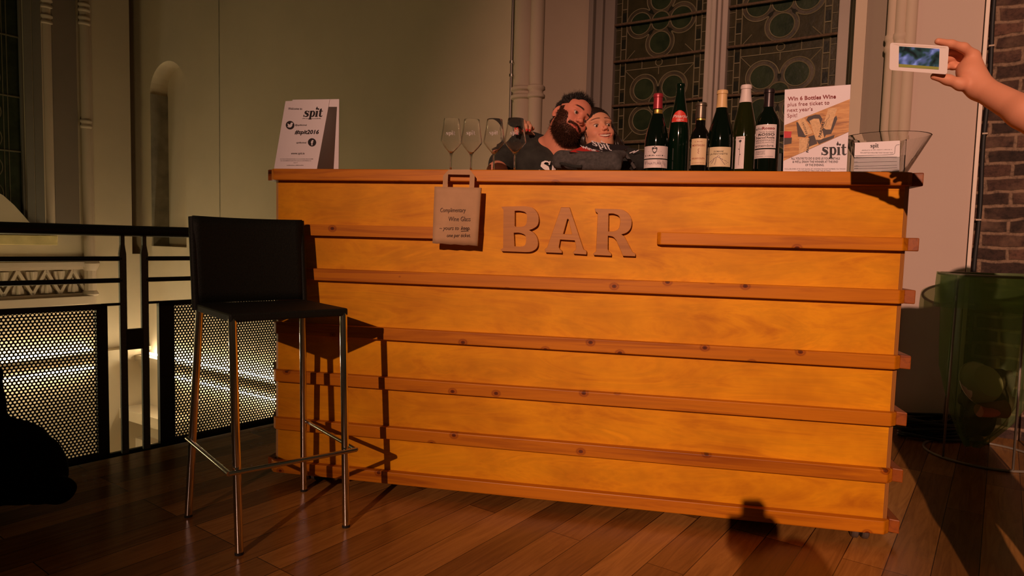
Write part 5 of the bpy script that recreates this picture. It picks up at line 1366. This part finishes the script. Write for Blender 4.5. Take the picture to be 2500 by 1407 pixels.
# rest of the body, coarser, welded into the same mesh
Bp_ = [('ell', (gx_ + .07, gy_ - .03, 1.53), (.075, .095, .112), {}), ('cap', (gx_ + .05, gy_, 1.46), (gx_, gy_, 1.40), .05, .055, {}), ('cap', (gx_ - .13, gy_, 1.42), (gx_ + .13, gy_, 1.42), .055, .055, {'k': .03}), ('cap', (gx_ + .15, gy_, 1.40), (gx_ + .20, gy_ + .05, 1.12), .048, .038, {'k': .03}), ('cap', (gx_ + .20, gy_ + .05, 1.12), (gx_ + .12, gy_ + .18, .97), .036, .026, {'k': .02}), ('ell', (gx_ + .07, gy_ + .075, 1.52), (.011, .016, .016), {}), ('ell', (gx_, gy_, 1.22), (.13, .09, .2), {})]
v2, f2_, _ = sdf_mesh(Bp_, .008, k0=.03)
np_mesh('body', np.concatenate([vs, v2]), np.concatenate([fs, f2_ + len(vs)]), m_skin, per, colors=np.concatenate([col, np.tile(np.array([.62, .27, .16]), (len(v2), 1))]))
pr = [('cap', (gx_ - .13, gy_, 1.41), (gx_ + .14, gy_, 1.41), .070, .070, {}), ('ell', (gx_, gy_, 1.24), (.19, .12, .20), {'k': .04}), ('ell', (gx_, gy_, 1.02), (.18, .125, .16), {'k': .05}), ('cap', shd, shd * .55 + el * .45, .066, .060, {'k': .03}), ('cap', (gx_ + .14, gy_, 1.40), (gx_ + .19, gy_ + .03, 1.20), .064, .058, {'k': .03})]
v_, f_, _ = sdf_mesh(pr, .009, k0=.03); np_mesh('tshirt', v_, f_, m_tee, per)
pr = [('cap', (gx_ - .08, gy_, .98), (gx_ - .10, gy_, .50), .12, .085, {}), ('cap', (gx_ - .10, gy_, .50), (gx_ - .10, gy_ + .01, .07), .085, .062, {}), ('cap', (gx_ + .08, gy_, .98), (gx_ + .10, gy_, .50), .12, .085, {}), ('cap', (gx_ + .10, gy_, .50), (gx_ + .10, gy_ + .01, .07), .085, .062, {}), ('cap', (gx_ - .10, gy_, .035), (gx_ - .11, gy_ + .16, .03), .04, .032, {}), ('cap', (gx_ + .10, gy_, .035), (gx_ + .11, gy_ + .16, .03), .04, .032, {})]
v_, f_, _ = sdf_mesh(pr, .010, k0=.03); v_[:, 2] = np.maximum(v_[:, 2], .001); np_mesh('trousers', v_, f_, m_black, per)
v_, f_, _ = sdf_mesh([('ell', (gx_ + .07, gy_ - .05, 1.555), (.088, .100, .10), {})], .006); v_ = v_ + grab(v_, f_) * folds(v_, .0025, 140, 6)[:, None]; np_mesh('hair', v_, f_, simple('matt_dark_hair', (.02, .012, .008), .85, spec=.1), per)
# phone
n_ = unit(ray(2243, 141) + np.array([.10, 0, .02])); P0 = aty(2243, 141, 1.528)
def ppl(x, y, w_=0.0): return onpl(x, y, P0 + n_ * w_, n_)
ph = thing('phone', 'white smartphone held sideways in a raised hand at the upper right', 'phone', P0)
def rrect(x0, y0, x1, y1, x2, y2, x3, y3, r=7):
    q = [(x0, y0), (x1, y1), (x2, y2), (x3, y3)]; out = []
    for i in range(4):
        p = np.array(q[i], float); a = np.array(q[i - 1], float); b_ = np.array(q[(i + 1) % 4], float)
        pa = p + (a - p) / np.linalg.norm(a - p) * r; pb2 = p + (b_ - p) / np.linalg.norm(b_ - p) * r
        for t_ in np.linspace(0, 1, 6): out.append(tuple((1 - t_) ** 2 * pa + 2 * t_ * (1 - t_) * p + t_ ** 2 * pb2))
    return out
oc = rrect(2173, 104, 2317, 113, 2312, 182, 2171, 171)
MB().prism([oc], ppl, 0, .0078).build('case', m_whitepl, ph, bevel=.0009)
fb = lambda a, c: ppl(a, c, -.0004)
MB().flat([[(2180, 107.0), (2310, 115.0), (2309, 114.0 + 3), (2194, 110.5)]], fb).build('side_rim', m_trunk, ph, fix=False)
m_scr, n, b = nt('phone_screen'); v = mapping(n, (38, 38, 38)); f_ = noise(n, v, 1.0, 2, .5, .4)
cc = ramp(n, f_, [(.38, (.004, .008, .008)), (.50, (.02, .045, .04)), (.60, (.10, .11, .24)), (.70, (.30, .30, .62))])
b.inputs['Base Color'].default_value = (.01, .01, .01, 1); b.inputs['Roughness'].default_value = .15; lnk(n, cc, b.inputs['Emission Color']); b.inputs['Emission Strength'].default_value = .9
scn = MB().flat([[(2195, 113), (2294, 119.5), (2292, 170), (2194, 163.5)]], fb).build('screen', m_scr, ph, fix=False)
MB().flat([[(2194.3, 156), (2292.3, 163.5), (2292, 170), (2194, 163.5)]], lambda a, c: ppl(a, c, -.0007)).build('screen_bar', emis('screen_olive', (.16, .14, .02), .6), ph, fix=False)

# ---- the photographer, crouching right behind the camera (out of view, throws the shadow at the lower right) -----
q = np.array(atz(1962, 1448, 0)); sp_v = np.array(SPOT) - q; hd = q + sp_v * ((-.36 - q[1]) / sp_v[1])
pho = thing('person', 'crouching photographer behind the viewpoint, seen only as a shadow of head and raised camera', 'person', (hd[0] + .05, -.5, 0))
gx2, gy2, gz2 = hd
pr = [('ell', (gx2, gy2, gz2), (.078, .098, .118), {}), ('cap', (gx2, gy2 - .02, gz2 - .08), (gx2 + .02, gy2 - .06, gz2 - .17), .05, .055, {}), ('cap', (gx2 - .15, gy2 - .07, gz2 - .2), (gx2 + .19, gy2 - .07, gz2 - .2), .055, .055, {'k': .03}),
      ('cap', (gx2 - .16, gy2 - .06, gz2 - .2), (gx2 - .20, gy2 + .06, gz2 - .42), .045, .038, {'k': .02}), ('cap', (gx2 - .20, gy2 + .06, gz2 - .42), (-.01, -.15, .93), .038, .028, {'k': .02}), ('cap', (-.01, -.15, .93), (.0, -.12, .94), .03, .03, {}),
      ('cap', (gx2 + .2, gy2 - .06, gz2 - .2), (gx2 + .16, gy2 + .12, gz2 - .4), .045, .038, {'k': .02}), ('cap', (gx2 + .16, gy2 + .12, gz2 - .4), (.06, -.15, .95), .036, .026, {'k': .02}), ('ell', (gx2 - .0, gy2 + .105, gz2 - .01), (.011, .016, .016), {})]
v_, f_, _ = sdf_mesh(pr, .007, k0=.02); np_mesh('body', v_, f_, m_skin, pho, colors=np.tile(np.array([.6, .3, .2]), (len(v_), 1)))
pr = [('cap', (gx2 - .15, gy2 - .07, gz2 - .2), (gx2 + .19, gy2 - .07, gz2 - .2), .07, .07, {}), ('cap', (gx2 + .02, gy2 - .1, gz2 - .28), (gx2 + .05, gy2 - .22, .34), .16, .15, {'k': .05}), ('cap', (gx2 + .05, gy2 - .2, .30), (gx2 + .0, gy2 + .16, .34), .12, .085, {'k': .03}), ('cap', (gx2 + .0, gy2 + .16, .34), (gx2 + .02, gy2 - .08, .07), .075, .05, {'k': .02}), ('cap', (gx2 + .10, gy2 - .22, .26), (gx2 + .2, gy2 + .12, .12), .11, .08, {'k': .03}), ('cap', (gx2 + .2, gy2 + .12, .09), (gx2 + .16, gy2 - .3, .06), .075, .05, {'k': .02}), ('cap', (gx2 + .02, gy2 - .1, .035), (gx2 + .0, gy2 + .08, .03), .035, .03, {'k': .02})]
v_, f_, _ = sdf_mesh(pr, .012, k0=.03); v_[:, 2] = np.maximum(v_[:, 2], .001); np_mesh('dark_clothes', v_, f_, m_black, pho)
cmr = thing('camera_body', 'black camera held by the photographer, out of view', 'camera', (0, -.09, .94))
MB().box(-.060, .066, -.135, -.065, .93, 1.02).box(-.025, .03, -.12, -.07, 1.02, 1.07).build('case', m_blackp, cmr, bevel=.006)
MB().lathe([(0, 0), (.034, 0), (.036, .028), (.030, .03), (0, .03)], 24).build('lens', m_blackp, cmr, world=False).location = (0, .055, .03)
bpy.data.objects['lens'].rotation_euler = (rad(90), 0, PI)
bpy.data.objects['lens'].scale = (.8, .8, .8)

# ------------------------------------------------------------------ waste bag stand
bc = np.array([2.295, 3.185, 0.0]); rT, zT = .232, .872
bin_ = thing('waste_bag_stand', 'wire stand holding a green translucent waste bag by the brick wall', 'bin', bc)
def ring(r, z, n=48): return [(bc[0] + r * math.cos(2 * PI * i / n), bc[1] + r * math.sin(2 * PI * i / n), z) for i in range(n)]
m_wire = simple('pale_wire', (.30, .27, .22), .4, .5)
MB().tube(ring(.245, .006), .006, 8, closed=True).build('base_ring', m_wire, bin_, smooth=True)
MB().tube(ring(rT, zT), .006, 8, closed=True).build('top_ring', m_wire, bin_, smooth=True)
for px_b, px_t in ((2257, 2291), (2461, 2463), (2489, 2480)):
    pass
for ang in (196, 262, 318, 100):
    a = rad(ang); MB().tube([(bc[0] + .245 * math.cos(a), bc[1] + .245 * math.sin(a), .006), (bc[0] + rT * math.cos(a), bc[1] + rT * math.sin(a), zT)], .005, 8).build('leg', m_wire, bin_, smooth=True)
m_bagg, n, b = nt('green_film')
b.inputs['Base Color'].default_value = (.26, .36, .17, 1); b.inputs['Roughness'].default_value = .32; b.inputs['Specular IOR Level'].default_value = .7
tr = n.nodes.new('ShaderNodeBsdfTransparent'); tr.inputs[0].default_value = (.78, .88, .66, 1); tl = n.nodes.new('ShaderNodeBsdfTranslucent'); tl.inputs[0].default_value = (.25, .42, .12, 1)
mx = n.nodes.new('ShaderNodeMixShader'); mx2 = n.nodes.new('ShaderNodeMixShader'); mx.inputs[0].default_value = .45; mx2.inputs[0].default_value = .64
lnk(n, b.outputs[0], mx.inputs[1]); lnk(n, tl.outputs[0], mx.inputs[2]); lnk(n, mx.outputs[0], mx2.inputs[1]); lnk(n, tr.outputs[0], mx2.inputs[2]); lnk(n, mx2.outputs[0], n.nodes['Material Output'].inputs['Surface'])
def film(prof, n_=72, amp=.010, seed=1, fold=9):
    rg_ = np.random.default_rng(seed); ph_ = rg_.uniform(0, 6, 5); vs = []; 
    for j, (r, z, cx, cy) in enumerate(prof):
        f_ = j / (len(prof) - 1)
        for i in range(n_):
            th = 2 * PI * i / n_; w_ = sum(math.sin(th * (fold + 3 * k) + ph_[k] + z * 6 * k) / (k + 1) for k in range(4))
            rr_ = r + amp * w_ * (.15 + f_)
            vs.append((bc[0] + cx + rr_ * math.cos(th), bc[1] + cy + rr_ * math.sin(th), z + .004 * math.sin(th * 3 + j)))
    fs = [(j * n_ + i, j * n_ + (i + 1) % n_, (j + 1) * n_ + (i + 1) % n_, (j + 1) * n_ + i) for j in range(len(prof) - 1) for i in range(n_)]
    return MB().add(vs, fs)
film([(rT - .008, zT + .004, 0, 0), (.222, .80, 0, 0), (.212, .70, 0, 0), (.205, .55, 0, 0), (.195, .42, .0, 0), (.165, .30, .0, 0), (.115, .18, -.02, 0), (.06, .09, -.05, 0), (.018, .045, -.06, 0)], amp=.009).build('waste_bag', m_bagg, bin_, smooth=True)
film([(rT + .009, zT + .004, 0, 0), (rT + .012, .82, 0, 0), (rT + .010, .77, 0, 0), (rT + .014, .715, 0, 0)], amp=.006, seed=4, fold=5).build('bag_fold', m_bagg, bin_, smooth=True)
m_cupw = simple('paper_cup_white', (.60, .52, .34), .6); m_cupr = simple('paper_cup_red', (.42, .15, .06), .6); m_trash = simple('crumpled_rubbish', (.10, .07, .04), .8, nz=.5, nscale=12)
def cup(loc, rot, r, h, m, lab, nm='paper_cup'):
    t = MB().lathe([(0, 0), (r * .72, 0), (r, h), (r * 1.05, h), (r * 1.05, h + .004), (r * .95, h + .003), (r * .68, .004), (0, .004)], 28).build(nm, m, smooth=40)
    t.location = loc; t.rotation_euler = rot; tag(t, lab, 'cup' if nm == 'paper_cup' else 'bowl'); return t
p_ = aty(2412, 935, 3.12); cup(tuple(p_ + np.array([-.01, -.02, .012])), (rad(-118), rad(22), 0), .104, .05, m_cupw, 'pale paper bowl lying tilted inside the green waste bag', 'paper_bowl')
p_ = aty(2382, 1000, 3.10); cup(tuple(p_ + np.array([.0, -.02, .0])), (0, rad(86), rad(4)), .042, .12, m_cupr, 'red brown paper cup lying on its side low in the green waste bag')
vs, fs, _ = sdf_mesh([('ell', (bc[0], bc[1], .27), (.12, .11, .06), {}), ('ell', (bc[0] - .03, bc[1], .17), (.07, .06, .07), {'k': .03}), ('ell', (bc[0] + .06, bc[1] + .03, .36), (.07, .08, .05), {'k': .03})], .01, k0=.03)
np_mesh('rubbish', vs + np.outer(folds(vs, .008, 60, 6), [1, 1, 1]), fs, m_trash, bin_)
# coiled cable on the floor
cc_ = atz(2285, 1062, 0); pts = []
mb = None
cab = thing('cable_coil', 'dark cable coiled loosely on the floor between the bar and the waste bag', 'cable', cc_)
rg = random.Random(3)
for k in range(9):
    r0 = .13 + .04 * rg.random(); ox, oy = rg.uniform(-.05, .05), rg.uniform(-.03, .03); zt_ = .010 + .011 * k
    MB().tube([(cc_[0] - .06 + ox + r0 * 1.15 * math.cos(t_ * PI / 16), cc_[1] - .03 + oy + r0 * .6 * math.sin(t_ * PI / 16), zt_ + .008 * math.sin(t_ * PI / 8 + k)) for t_ in range(32)], .0085, 8, closed=True).build('cable_loop', simple('dark_green_cable', (.012, .022, .014), .4), cab, smooth=True)
# conduit, trunking, cable with clips on the back wall
pt = wt(1248, 200, -.03)[0]
cd = thing('conduit_pipe', 'thin steel pipe running up the plaster wall beside the column shafts', 'pipe', W(pt, -.03, .0))
MB().tube([W(pt, -.03, 0.0), W(pt, -.03, 4.9)], .011, 12).build('pipe', simple('dull_steel', (.22, .19, .17), .42, .7), cd, smooth=60)
for z in (wt(1250, 155)[1], wt(1250, 187)[1], 1.2, 3.2): MB().lathe([(.011, -.012), (.017, -.010), (.017, .010), (.011, .012)], 14, tuple(W(pt, -.03, z))).box(-.006, .006, 0, .03, -.006, .006, lambda a, c, z_: W(pt + a, -.03 + c, z + z_)).build('clamp', m_steel, cd)
tr_ = thing('cable_trunking', 'narrow white cable trunking at the right edge of the white wall panel', 'trunking', W(.178, -.03, 0))
MB().box(.168, .186, -.088, -.022, 0, 4.8, lambda a, c, z: W(a, c, z)).build('cover', m_trunk, tr_, bevel=.002)
bk_ = thing('black_cable', 'black cable clipped along the edge of the brick wall', 'cable', W(.155, -.03, 0))
MB().tube([W(.148 + .004 * math.sin(i * 1.1), -.045, i * .12) for i in range(41)], .010, 8).build('cable', m_rubber, bk_, smooth=True)
for z in (.7, 1.15, 1.6, 2.05, 2.5): MB().box(.136, .160, -.058, -.022, z - .004, z + .004, lambda a, c, z_: W(a, c, z_)).build('clip', m_stone, bk_)
# dark coat bundled at the railing
YC = 2.22
ct_ = thing('coat', 'black coat bundled in a heap on the floor at the left edge', 'coat', atz(40, 1225, 0))
A = lambda x, y, Y=YC: aty(x, y, Y)
pr = [('cap', A(-60, 1150), A(85, 1150), .135, .095, {}), ('cap', A(-40, 1080), A(40, 1085), .09, .08, {'k': .04}), ('cap', A(60, 1195), A(150, 1195, 2.16), .05, .04, {'k': .03}), ('cap', A(130, 1175, 2.2), A(172, 1188, 2.16), .03, .016, {'k': .02}), ('cap', A(-25, 1040), A(-16, 915), .04, .03, {'k': .03}), ('cap', A(100, 1110), A(135, 1160), .05, .04, {'k': .03})]
vs, fs, _ = sdf_mesh(pr, .007, k0=.04); vs = vs + grab(vs, fs) * folds(vs, .005, 24, 2)[:, None]; vs[:, 2] = np.maximum(vs[:, 2], .001)
np_mesh('cloth', vs, fs, simple('matt_black_cloth', (.004, .004, .004), 1.0, spec=.05), ct_)
